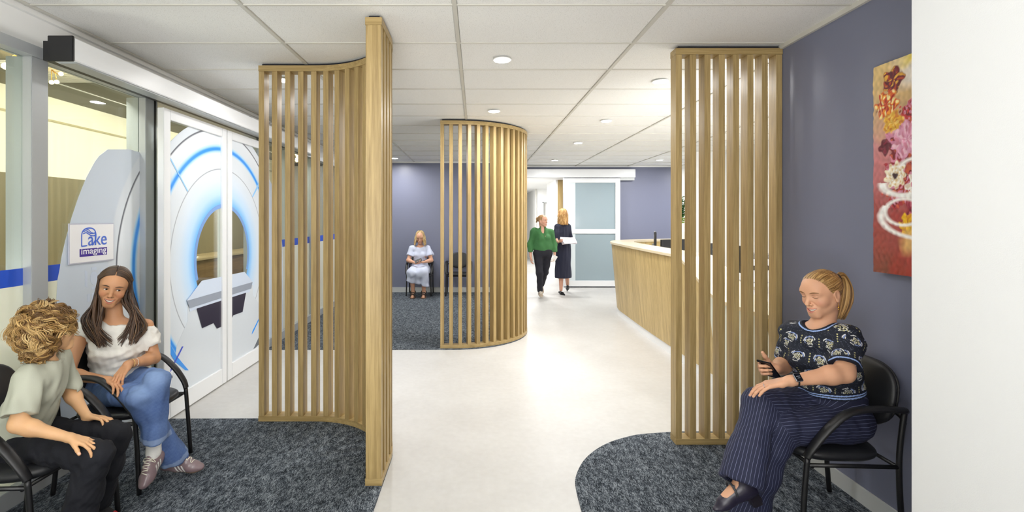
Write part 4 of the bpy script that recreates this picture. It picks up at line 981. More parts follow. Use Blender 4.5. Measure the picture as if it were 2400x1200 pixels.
# ---- hands
def hand(S, W, F_, N_, side, s=1.0, curl=(14, 22, 16), spread=5, thumb=(35, -12, 10), curls=None, k=.0045):
    """W wrist, F_ finger direction, N_ palm normal, side=+1 thumb on F x N side"""
    F_ = unit(F_); N_ = unit(N_-F_*(np.asarray(N_)@F_)); T = np.cross(F_, N_)*side; W = np.asarray(W, float); tips = []; kn = []
    P = lambda x, y, z=0: W+(T*x+F_*y+N_*z)*s
    K = [(.028, .088), (.009, .093), (-.010, .088), (-.027, .079)]; LN = [(.042, .025, .019), (.047, .028, .020), (.042, .026, .020), (.033, .020, .018)]
    for x, y in K: S.cap(P(x*.62, .012), P(x, y), .0145*s, .0105*s, .010*s)
    S.cap(P(-.016, .03, .004), P(.014, .03, .004), .0150*s, .0150*s, .012*s)
    for i, ((x, y), ln) in enumerate(zip(K, LN)):
        cu = curls[i] if curls else curl; a = math.radians(spread*(1.5-i)); d = unit(F_*math.cos(a)+T*math.sin(a)); nn = N_; p = P(x, y); r = [.0092, .0082, .0074, .0062]; kn.append(p)
        if i == 3: r = [v*.88 for v in r]
        ax = np.cross(d, nn); tot = 0
        for j in range(3):
            tot += math.radians(cu[j]); dd = d*math.cos(tot)+nn*math.sin(tot); q = p+dd*ln[j]*s; S.cap(p, q, r[j]*s, r[j+1]*s, k*s); p = q
        tips.append((p, dd, unit(np.cross(ax, dd)), r[3]*s))
    a = math.radians(thumb[0]); d = unit(F_*math.cos(a)+T*math.sin(a)+N_*.25); p = P(.012, .018, .004); rr = [.0155, .0118, .0102, .0082]
    for j, l in enumerate((.044, .032, .026)):
        if j: a += math.radians(thumb[j]); d = unit(F_*math.cos(a)+T*math.sin(a)+N_*.3)
        q = p+d*l*s; S.cap(p, q, rr[j]*s, rr[j+1]*s, k*1.6*s); p = q
    tips.append((p, d, unit(-N_), rr[3]*s))
    return dict(tips=tips, kn=kn, lo=W-.02 if False else np.minimum.reduce([W]+[t[0] for t in tips]+kn)-.03*s, hi=np.maximum.reduce([W]+[t[0] for t in tips]+kn)+.03*s)
def nails(V, C, hd, col=(226, 172, 156)):
    for p, d, up, r in hd['tips']:
        q = V-p; m = (np.linalg.norm(q+d*r*.1, axis=1) < r*1.35) & ((q@up) > r*.35); C[m] = L3(*col)
# ---- hair locks
class Locks:
    def __init__(s): s.V = []; s.F = []; s.C = []; s.n = 0
    def add(s, pts, r, col, tip=.3, flat=.55, seg=6, nrm=None, root=.6):
        pts = np.asarray(pts, float); n = len(pts); T = np.gradient(pts, axis=0); T /= np.linalg.norm(T, axis=1)[:, None]+1e-9
        up = np.array(nrm if nrm is not None else (0.3, .2, 1.0)); 
        tt = np.linspace(0, 1, n); rad = r*np.minimum(1, root+tt*4)*np.where(tt > .6, 1-(1-tip)*((tt-.6)/.4)**1.5, 1)
        N_ = up-T*(T@up)[:, None]; N_ /= np.linalg.norm(N_, axis=1)[:, None]+1e-9; B = np.cross(T, N_)
        a = np.arange(seg)*2*math.pi/seg
        V = pts[:, None]+(N_[:, None]*np.cos(a)[None, :, None]*flat+B[:, None]*np.sin(a)[None, :, None])*rad[:, None, None]
        idx = np.arange(n*seg).reshape(n, seg); f = np.stack([idx[:-1], np.roll(idx[:-1], -1, 1), np.roll(idx[1:], -1, 1), idx[1:]], -1).reshape(-1, 4)
        s.V.append(V.reshape(-1, 3)); s.F.append(f+s.n); s.n += n*seg
        c = np.asarray(col); s.C.append(np.repeat((c[None]*(.8+.35*tt)[:, None])[:, None], seg, 1).reshape(-1, 3))
    def build(s, name, parent, mat):
        o = bpy.data.objects.new(name, np_mesh(name, np.concatenate(s.V)-np.array(parent.location), np.concatenate(s.F), np.clip(np.concatenate(s.C), 0, 1))); COL.objects.link(o); o.data.materials.append(mat); o.parent = parent; return o
def cr_path(P, n=20):
    return np.array([tuple(p) for p in spline([Vector(tuple(p)) for p in P], max(2, n//(len(P)-1)))])
def person(label, loc): return root('person', label, 'person', tuple(loc))
def skin(name, rough=.5): return vcol(name, rough, .08, 500, .4, .06)
def arm(S, sh, el, wr_, s=1.0, fat=1.0, k=.025):
    S.cap(sh, el, .047*s*fat, .038*s*fat, k); m = el+(wr_-el)*.25; S.cap(el, m, .037*s*fat, .039*s*fat, k); S.cap(m, wr_, .038*s*fat, .0235*s, k)
    S.cap(wr_, wr_+unit(wr_-el)*.012*s, .0235*s, .022*s, .012)
def leg(S, hp, kn, an, s=1.0, fat=1.0, k=.03):
    S.cap(hp, kn, .085*s*fat, .056*s*fat, k); m = kn+(an-kn)*.3; S.cap(kn, m, .054*s*fat, .054*s*fat, k); S.cap(m, an, .053*s*fat, .033*s, k)
def torso(S, pel, chest, neckb, shL, shR, s=1.0, o=0, bust=.0, belly=1.0, k=.05):
    up = unit(chest-pel); r = unit(shR-shL); R = frame(np.cross(up, r), up)
    S.ell(pel, A(.165+o, .115+o, .12+o)*s, R, k); mid = pel+(chest-pel)*.5; S.ell(mid, A(.128*belly+o, .100*belly+o, .13)*s, R, k)
    S.ell(chest, A(.145+o, .102+o, .155+o)*s, R, k); S.cap(shL+(shR-shL)*.12, shR-(shR-shL)*.12, (.052+o)*s, (.052+o)*s, k)
    if bust:
        for q in (-1, 1): S.ell(chest+R@(A(.062*q, .070+bust*.3, -.01)*s), A(.062+o*.5, .05+bust+o*.5, .062+o*.5)*s, R, .04)
    return R
# ------------------------------------------------------------------ woman on the right with the phone
def woman_right():
    r = person('smiling blonde ponytailed woman in patterned navy top and pinstriped trousers, seated by the navy wall', (1.80, 2.55, 0))
    hd = Head(A(1.755, 2.495, 1.203), (-.93, -.29, -.19), (-.22, -.02, .97), .99, smile=1.05, eye=.002, gaze=(0, .8, -.5))
    shL, elL, wrL = A(1.81, 2.395, .985), A(1.725, 2.30, .853), A(1.462, 2.285, .823)
    shR, elR, wrR = A(1.70, 2.625, .965), A(1.685, 2.69, .775), A(1.525, 2.50, .812)
    hpL, knL, anL = A(1.86, 2.46, .555), A(1.475, 2.40, .555), A(1.325, 2.42, .135)
    hpR, knR, anR = A(1.83, 2.655, .565), A(1.40, 2.43, .650), A(1.245, 2.30, .355)
    pel, chest, nb = A(1.845, 2.56, .60), A(1.80, 2.535, .875), A(1.765, 2.515, 1.03)
    S = SDF(); hd.prims(S)
    S.cap(nb-A(0, 0, .03), hd.w(0, -.028, -.06), .056, .050, .03); R = torso(S, pel, chest, nb, shL, shR, 1, 0, .01, 1.05)
    arm(S, shL, elL, wrL, 1, 1.08); arm(S, shR, elR, wrR, 1, 1.05); leg(S, hpL, knL, anL); leg(S, hpR, knR, anR)
    # left hand flat on the right knee
    h1 = hand(S, wrL+A(-.012, .0, -.002), A(-.90, .33, -.30), A(-.18, .12, -.97), -1, .98, curl=(16, 16, 10), spread=4, thumb=(24, -6, 0))
    h2 = hand(S, wrR, A(-.95, -.12, .08), A(-.25, -.90, .30), 1, .95, curls=[(50, 72, 40), (54, 74, 40), (58, 74, 40), (62, 74, 40)], spread=5, thumb=(40, 5, 5))
    FT = []
    for an, f in ((anR, A(-.95, -.10, -.32)), (anL, A(-.95, -.2, -.12))):
        f = unit(f); u_ = A(f[0]*.2, 0, 1); fr = frame(f, u_); FT.append((an, fr)); P = lambda x, y, z: an+fr@A(x, y, z)
        S.cap(P(0, .0, -.015), P(0, .10, -.052), .0335, .026, .02); S.cap(P(0, -.02, -.045), P(0, .0, -.02), .030, .030, .02)
    base = L3(208, 158, 126)
    def col(V):
        C = np.tile(base, (len(V), 1))*(1+.05*fbm(V, 40, 3)[:, None]); hd.color(V, C, (190, 104, 98), (216, 130, 112), .3); nails(V, C, h1, (238, 200, 190)); nails(V, C, h2, (238, 200, 190)); return np.clip(C, 0, 1)
    lo, hi = hd.box(.005)
    sdf_obj('body', S, r, skin('skin_light'), .0065, [(lo, hi, .0024), (h1['lo'], h1['hi'], .0021), (h2['lo'], h2['hi'], .0021)], col)
    hd.extras(r, brow=(120, 84, 50))
    # hair pulled back into a ponytail
    H_ = SDF(); w = hd.w
    H_.ell(w(0, -.012, .028), A(.0770, .0990, .0865), hd.R, .02); H_.ell(w(0, .095, -.030), A(.068, .078, .091), hd.R, .008, -1); H_.ell(w(0, .02, -.07), A(.1, .09, .062), hd.R, .02, -1)
    for q in (-1, 1): H_.ell(w(.08*q, .0, -.012), A(.02, .022, .032), hd.R, .01, -1)
    HC = [L3(150, 112, 62), L3(178, 138, 82), L3(120, 86, 46), L3(196, 158, 100)]
    hm = vcol('hair_blonde', .42, .3, 900, .5)
    hc = lambda V: np.clip(L3(140, 102, 56)[None]*(1+.3*fbm(hd.loc(V)@np.diag([1, .15, 1]), 260, 4, 14)[:, None]), 0, 1)
    knot = np.array([0, -.112, .048])
    sdf_obj('hair', H_, r, hm, .0035, (), hc)
    Lk = Locks(); rs = np.random.RandomState(3)
    cc = np.array([0, -.012, .028]); er = np.array([.0790, .1012, .0888])
    for i in range(460):
        if i % 4:
            t = rs.uniform(-1, 1); p0 = np.array([.073*math.sin(t*1.57), .080-.074*abs(t)**1.7+rs.uniform(-.012, .002), .068-.077*abs(t)**2.0])
        else:
            sgn = rs.choice([-1, 1]); q = rs.uniform(0, 1); p0 = np.array([sgn*(.072-.05*q), -.02-.075*q, -.035-.02*q])
        P = []
        for t in np.linspace(0, 1, 7):
            q = p0*(1-t)+knot*t; v = (q-cc)/er; n_ = np.linalg.norm(v); tgt = cc+v/max(n_, 1e-3)*er*(1.0+.012*math.sin(t*3.1)+rs.uniform(-.004, .004)); q = tgt*(1-t**5)+knot*t**5; P.append(hd.w(*q))
        Lk.add(cr_path(P, 20), .0023, HC[rs.randint(4)]*rs.uniform(.85, 1.12), .8, nrm=unit(hd.R@(p0-cc)), root=.2)
    k0 = hd.w(*knot)
    for i in range(150):
        a, rr = rs.uniform(0, 6.28), math.sqrt(rs.uniform(0, 1)); o1 = np.array([math.cos(a), math.sin(a)])*rr
        r1 = hd.R[:, 0]; down = A(0.10, .05, -1)
        p = [k0, k0+A(.045, .02, .012)+r1*o1[0]*.018+A(0, 0, o1[1]*.016), k0+A(.078, .04, -.05)+r1*o1[0]*.034+A(.022*o1[1], 0, 0), k0+A(.075, .042, -.13)+r1*o1[0]*.036+A(.03*o1[1], 0, 0), k0+A(.045, .03, -.20-.02*rs.rand())+r1*o1[0]*.02+A(.02*o1[1], 0, 0)]
        Lk.add(cr_path(p, 24), .0045, HC[rs.randint(4)]*rs.uniform(.75, 1.2), .2)
    Lk.build('hair_strands', r, hm)
    MB().tube([Vector(k0+(hd.R[:, 0]*math.cos(a)+hd.R[:, 2]*math.sin(a))*.017-np.array(r.location)+A(.012, .006, 0)) for a in np.linspace(0, 2*math.pi, 16, endpoint=False)], .006, 8, close=True).build('hair_tie', BLACK, r, smooth=True)
    # earrings
    GOLD = M('gold', srgb(226, 178, 70), .25, .9)
    for q in (-1, 1):
        e = hd.w(.081*q, .002, -.045)-np.array(r.location); m = MB(); m.tube([Vector(e), Vector(e+A(0, 0, -.012))], .0008, 6)
        for j, (dz, rr) in enumerate([(-.012, .003), (-.020, .0055), (-.030, .003)]):
            m.tube([Vector(e+A(0, 0, dz)), Vector(e+A(0, 0, dz-.006))], [rr, rr*.6], 8)
        m.build('earring', GOLD, r, smooth=True)
    # knitted top
    NK = nb+A(-.030, -.012, .058)
    T = SDF(); torso(T, pel+A(0, 0, .03), chest, nb, shL, shR, 1, .014, .022, 1.10, .06)
    T.cap(shL, shL+(elL-shL)*.85, .061, .066, .04); T.cap(shR, shR+(elR-shR)*.85, .056, .058, .04); T.sph(shL+A(.005, -.008, -.01), .056, .04); T.sph(shR+A(-.005, .005, -.01), .050, .04)
    T.cap(nb-A(0, 0, .06), nb+A(-.005, 0, .004), .080, .062, .04)
    T.warp = lambda x, y, z: .0045*fbm(np.stack([x, y, z], -1).astype(float), 26, 5, 8, (1, 1, 1.6))
    T.sph(NK, .084, .004, -1); T.cut(pel+A(0, 0, .088), A(.15, 0, -1))
    def cutcyl(sh, el): T.p.append(('c', (el+(el-sh)*.30, el-(el-sh)*.20, .09, .075, None), el-.2, el+.2, .002, -1))
    aL, aR = unit(elL-shL), unit(elR-shR)
    upv = unit(chest-pel); Rr = frame(np.cross(upv, unit(shR-shL)), upv)
    mot = []
    rs = np.random.RandomState(11)
    for j in range(7):
        for i in range(-5, 6): mot.append((i*.098+(j % 2)*.049, -.22+j*.082, rs.uniform(-.5, .5), rs.uniform(.85, 1.1)))
    def tcol(V):
        q = (V-chest)@Rr; u = np.arctan2(q[:, 0], q[:, 1])*.135; v = q[:, 2]
        tt = np.clip(((V-shL)@aL)/np.linalg.norm(elL-shL), 0, 1); dL = np.linalg.norm(V-(shL+aL*((V-shL)@aL)[:, None]), axis=1); inL = (((V-shL)@aL) > .0) & (dL < .085) & (q[:, 0] < -.11)
        tR = (V-shR)@aR; dR = np.linalg.norm(V-(shR+aR*tR[:, None]), axis=1); inR = (tR > .0) & (dR < .08) & (q[:, 0] > .11)
        for msk, sh, ax in ((inL, shL, aL), (inR, shR, aR)):
            ref = unit(np.cross(ax, A(0, 0, 1))); rf2 = np.cross(ax, ref); qq = V[msk]-sh; u[msk] = np.arctan2(qq@ref, qq@rf2)*.066+.02; v[msk] = -(qq@ax)+.06
        C = np.tile(L3(30, 34, 46), (len(V), 1)); fl = fbm(V, 900, 9, 12); C[fl > 1.15] = L3(86, 92, 110)
        YL, WH, BL = L3(206, 200, 140), L3(222, 224, 222), L3(130, 150, 200)
        for mu, mv, ma, ms in mot:
            du, dv = u-mu, v-mv; near_ = (abs(du) < .045) & (abs(dv) < .045)
            if not near_.any(): continue
            a_, b_ = du[near_]*math.cos(ma)-dv[near_]*math.sin(ma), du[near_]*math.sin(ma)+dv[near_]*math.cos(ma); rr = np.hypot(a_, b_*1.15)/ms; th = np.arctan2(b_, a_)
            c = C[near_]; pet = .020+.006*np.sin(5*th+ma*4)
            m1 = (rr < pet) & (np.sin(rr*900+3*th) > .1); c[m1] = WH; m2 = (rr < pet*.8) & (np.sin(rr*700-4*th+1) > .45); c[m2] = YL; m3 = (rr < pet*.62) & (np.sin(rr*600+5*th) < -.4); c[m3] = L3(24, 26, 36)
            m4 = (abs(rr-.026) < .0022) & (np.sin(th*1.0+ma*3) > .1); c[m4] = BL; m5 = (abs(rr-.031) < .002) & (np.sin(3*th+ma) > .35); c[m5] = WH; C[near_] = c
        for mu, mv, ma, ms in mot:
            for kdot in range(4):
                m = np.hypot(u-(mu+.049), v-(mv-.018+.012*kdot)) < .0030; C[m] = YL
        # trims
        dneck = np.linalg.norm(V-NK, axis=1)-.084; hn = dneck < .020; C[hn] = L3(26, 30, 44); m = (dneck > .006) & (dneck < .012); C[m] = L3(150, 176, 226)
        hem = ((V-(pel+A(0, 0, .088)))@unit(A(.15, 0, -1))); h_ = hem > -.034; h_ &= ~inL; C[h_] = L3(26, 30, 44)
        for a0 in (-.010, -.021): C[(abs(hem-a0) < .0028) & ~inL & ~inR] = L3(150, 176, 226)
        for msk, sh, el, ax in ((inL, shL, elL, aL), (inR, shR, elR, aR)):
            e_ = np.linalg.norm(el-sh)*.80-((V-sh)@ax); C[msk & (e_ < .022)] = L3(26, 30, 44); C[msk & (abs(e_-.008) < .0035)] = L3(150, 176, 226)
        return np.clip(C, 0, 1)
    # open the sleeves at the cuff
    for sh, el, ax in ((shL, elL, aL), (shR, elR, aR)):
        c = sh+ax*np.linalg.norm(el-sh)*.80; T.rbox(c+ax*.07, (.085, .07, .085), frame(ax, A(0, .3, 1)) if abs(ax[2]) < .99 else None, .002, .004, -1)
    sdf_obj('knit_top', T, r, vcol('knit_navy', .75, .5, 700, .3), .0025, (), tcol)
    # trousers
    J = SDF(); J.ell(pel+A(0, 0, -.02), A(.178, .132, .125), Rr, .05); J.ell(pel+A(0, 0, .075), A(.158, .124, .075), Rr, .04)
    for hp, kn, an, hem in ((hpL, knL, anL, .03), (hpR, knR, anR, .02)):
        d = unit(an-kn); J.cap(hp, kn, .102, .080, .04); J.cap(kn, kn+(an-kn)*.55, .078, .082, .03); J.cap(kn+(an-kn)*.5, an+d*.0, .080, .096, .03)
        fr = frame(d, A(0, 1, .2)); J.rbox(an+d*(.085+hem), (.10, .085, .10), fr, .002, .006, -1); J.cap(an-d*.07, an+d*(.05+hem), .045, .082, .01, -1)
    J.warp = lambda x, y, z: .005*fbm(np.stack([x, y, z], -1).astype(float), 22, 8, 8)+.002*fbm(np.stack([x, y, z], -1).astype(float), 60, 7, 8)
    def st(V):
        out = np.zeros(len(V)); best = np.full(len(V), 9.0)
        for hp, kn, an in ((hpL, knL, anL), (hpR, knR, anR)):
            mb = unit(kn-hp)+unit(an-kn); side = ((V-kn)@mb) > 0
            for sg, (a, b) in ((False, (hp, kn)), (True, (kn, an+unit(an-kn)*.1))):
                ba = b-a; t = np.clip(((V-a)@ba)/(ba@ba), 0, 1); d = np.linalg.norm(V-a-t[:, None]*ba, axis=1)
                ax = unit(ba); qv = V-a-((V-a)@ax)[:, None]*ax; lat = A(0.15, 1, 0); lat = unit(lat-ax*(lat@ax)); up_ = np.cross(ax, lat); s_ = np.arctan2(qv@lat, -(qv@up_))*.088
                m = (d < best) & (side == sg); out[m] = s_[m]; best[m] = d[m]
        return out
    kq = N('pinstripe_navy'); ga = kq.n('ShaderNodeAttribute', attribute_name='st'); dv = kq.n('ShaderNodeMath', operation='MULTIPLY'); dv.inputs[1].default_value = 1/.0155; fr_ = kq.n('ShaderNodeMath', operation='FRACT')
    lt = kq.n('ShaderNodeMath', operation='LESS_THAN'); lt.inputs[1].default_value = .075; mx = kq.n('ShaderNodeMix', data_type='RGBA'); mx.inputs['A'].default_value = srgb(27, 31, 58); mx.inputs['B'].default_value = srgb(118, 124, 156)
    kq.l(ga.outputs['Fac'], dv.inputs[0]); kq.l(dv.outputs[0], fr_.inputs[0]); kq.l(fr_.outputs[0], lt.inputs[0]); kq.l(lt.outputs[0], mx.inputs['Factor']); kq.l(mx.outputs['Result'], kq.p.inputs['Base Color']); kq.p.inputs['Roughness'].default_value = .8
    sdf_obj('trousers', J, r, kq.m, .0055, (), None, st)
    # shoes: heeled cut-out ankle shoes
    SH = M('shoe_leather', srgb(34, 30, 48), .35, spec=.6, bump=.1)
    for an, fr in FT:
        P = lambda x, y, z: an+fr@A(x, y, z)
        Q = SDF(); Q.cap(P(0, -.028, -.050), P(0, .02, -.052), .038, .036, .03); Q.cap(P(0, .02, -.035), P(0, .12, -.066), .038, .029, .03); Q.cap(P(0, .11, -.072), P(0, .165, -.078), .028, .014, .02, fl=(fr[:, 2], .7))
        Q.cap(P(0, -.014, -.04), P(0, -.004, .055), .043, .045, .02); Q.cap(P(0, .03, -.066), P(0, .14, -.086), .034, .020, .01, fl=(fr[:, 2], .5))
        Q.ell(P(0, .080, -.010), A(.021, .020, .034), fr, .004, -1); Q.ell(P(0, .040, .022), A(.024, .026, .032), fr, .004, -1); Q.cap(P(0, -.004, .13), P(0, -.004, .0), .037, .034, .004, -1)
        sdf_obj('shoe', Q, r, SH, .0036)
        b = MB(); L0 = np.array(r.location); hb = [P(-.026, -.055, -.07), P(.026, -.055, -.07), P(.026, .0, -.08), P(-.026, .0, -.08), P(-.022, -.05, -.135), P(.022, -.05, -.135), P(.022, -.006, -.135), P(-.022, -.006, -.135)]
        b.add([Vector(v-L0) for v in hb], [(0, 1, 2, 3), (4, 7, 6, 5), (0, 4, 5, 1), (1, 5, 6, 2), (2, 6, 7, 3), (3, 7, 4, 0)]); b.build('shoe_heel', M('heel', srgb(30, 26, 34), .4), r, bevel=.003)
        MB().tube(spline([Vector(P(x, .062, z)-L0) for x, z in ((-.036, -.04), (-.030, -.008), (0, .010), (.030, -.008), (.036, -.04))], 5), .0055, 6).build('ankle_strap', M('trim_dark', srgb(50, 52, 58), .6), r, smooth=True)
        MB().box(-.007, .007, -.006, .006, -.002, .004).build('buckle', M('buckle_metal', srgb(150, 152, 160), .3, .8), r).location = Vector(P(-.024, .062, .004)-L0)
    # watch on the left wrist
    ax = unit(wrL-elL); wc = wrL-ax*.022; L0 = np.array(r.location); nn = unit(A(.1, -.75, .65)-ax*(A(.1, -.75, .65)@ax)); sd = np.cross(ax, nn)
    ws = MB().tube([Vector(wc+(nn*math.cos(a)+sd*math.sin(a))*.030-L0) for a in np.linspace(0, 6.283, 28, endpoint=False)], .0035, 8, close=True).build('watch_strap', BLACK, r, smooth=True)
    c = wc+nn*.031-L0; m = MB()
    def slab(c, a, b, n, ha, hb_, hn): return [Vector(c+a*ha*i+b*hb_*j+n*hn*k_) for i in (-1, 1) for j in (-1, 1) for k_ in (-1, 1)]
    FB = [(0, 1, 3, 2), (4, 6, 7, 5), (0, 4, 5, 1), (2, 3, 7, 6), (0, 2, 6, 4), (1, 5, 7, 3)]
    MB().add(slab(c, ax, sd, nn, .017, .020, .0045), FB).build('watch_case', M('watch_silver', srgb(190, 192, 198), .25, .9), ws, bevel=.003)
    MB().add(slab(c+nn*.0048, ax, sd, nn, .0145, .0175, .0006), FB).build('watch_face', M('watch_glass', srgb(18, 20, 28), .1), ws)
    MB().add(slab(c+nn*.0058+sd*.004, ax, sd, nn, .009, .0005, .0002), FB).add(slab(c+nn*.0058-sd*.004, ax, sd, nn, .006, .0005, .0002), FB).build('watch_digits', M('digits', srgb(200, 205, 215), .4), ws)
    ring = h1['kn'][2]; 
    MB().tube([Vector(ring+A(-.016, .006, -.004)+(A(0, .5, .87)*math.cos(a)+A(.4, .8, -.45)*math.sin(a))*.0098-L0) for a in np.linspace(0, 6.283, 18, endpoint=False)], .0012, 6, close=True).build('ring', M('silver_ring', srgb(220, 222, 228), .2, .9), r, smooth=True)
    # phone held in the right hand
    ph = root('phone', 'black phone held in the ponytailed woman\'s hand', 'phone', tuple(atv(1803, 866, 2.463)))
    lx = unit(atv(1822, 890, 2.50)-atv(1787, 842, 2.43)); wv = unit(atv(1800, 846, 2.43)-atv(1776, 838, 2.45)+A(0, -.02, -.0)); wv = unit(wv-lx*(wv@lx)); nv = np.cross(lx, wv)
    MB().add(slab(A(0, 0, 0), lx, wv, nv, .073, .035, .004), FB).build('phone_body', M('phone_black', srgb(26, 24, 30), .2, .3), ph, bevel=.003)
    if nv@A(-.7, -.9, .2) < 0: nv = -nv
    MB().add(slab(-nv*.0045, lx, wv, nv, .069, .032, .0003), FB).build('phone_screen', M('phone_glass', srgb(16, 18, 26), .08), ph)
    for q in range(3): MB().tube([Vector(-lx*(.058-.011*q)+wv*-.022+nv*.0038), Vector(-lx*(.058-.011*q)+wv*-.022+nv*.0052)], .0042, 14).build('camera_lens', M('lens', srgb(60, 60, 70), .1, .5), ph)
woman_right()
# ------------------------------------------------------------------ girl with long brown hair, white knit and flared jeans
def shoe_sneaker(r, an, toe, up=(0, 0, 1), s=1.0, upper=(132, 112, 116), sole=(150, 122, 96), lace=(232, 228, 212), stripe=(226, 226, 220), cols=None):
    """an ankle joint, toe direction"""
    fr = frame(toe, A(*up)); P = lambda x, y, z: an+fr@(A(x, y, z)*s); L0 = np.array(r.location)
    Q = SDF(); Q.cap(P(0, -.040, -.050), P(0, .02, -.052), .034*s, .036*s, .02*s); Q.cap(P(0, .02, -.052), P(0, .115, -.062), .038*s, .036*s, .02*s); Q.cap(P(0, .11, -.064), P(0, .150, -.066), .036*s, .027*s, .02*s, fl=(fr[:, 2], .75))
    Q.cap(P(0, -.042, -.05), P(0, -.040, .0), .030*s, .029*s, .02*s); Q.cap(P(0, .0, -.026), P(0, .075, -.032), .034*s, .032*s, .02*s); Q.cap(P(0, .030, .004), P(0, .085, -.028), .019*s, .019*s, .015*s)
    Q.cap(P(0, -.01, .06), P(0, .005, -.02), .029*s, .031*s, .004*s, -1); Q.cut(P(0, 0, -.094), -fr[:, 2])
    def col(V):
        q = (V-an)@fr/s; C = np.tile(L3(*upper), (len(V), 1)); C[q[:, 2] < -.072] = L3(*sole)
        sd = (abs(q[:, 0]) > .024) & (q[:, 2] > -.074)&(q[:, 2] < -.03)
        for a in (.03, .048, .066): C[sd & (abs(q[:, 1]+q[:, 2]*.5-a+.02) < .004)] = L3(*stripe)
        return C
    o = sdf_obj('shoe', Q, r, vcol('sneaker_upper', .32, spec=.7), .0032, (), col)
    m = MB(); Q2 = Q
    for i in range(7):
        y = .046+.0115*i; w_ = .021-.0008*i; pts = []
        for t in np.linspace(-1, 1, 7):
            zs = np.linspace(.02, -.08, 60); PP = np.array([P(w_*t, y+.003*((i % 2)*2-1)*t, z) for z in zs]); d = Q.at(PP); k_ = int(np.argmax(d < 0)); pts.append(Vector(PP[k_]+fr[:, 2]*.0018*s-L0))
        m.tube(pts, .0026*s, 6)
    for sg in (-1, 1):
        b = P(sg*.004, .044, .006); m.tube(spline([Vector(b-L0), Vector(P(sg*.022, .044, .010)-L0), Vector(P(sg*.036, .052, -.010)-L0), Vector(P(sg*.022, .054, .0)-L0), Vector(b-L0)], 5), .0022*s, 6)
    m.build('shoelace', M('lace', srgb(*lace), .8), o, smooth=True)
    return fr
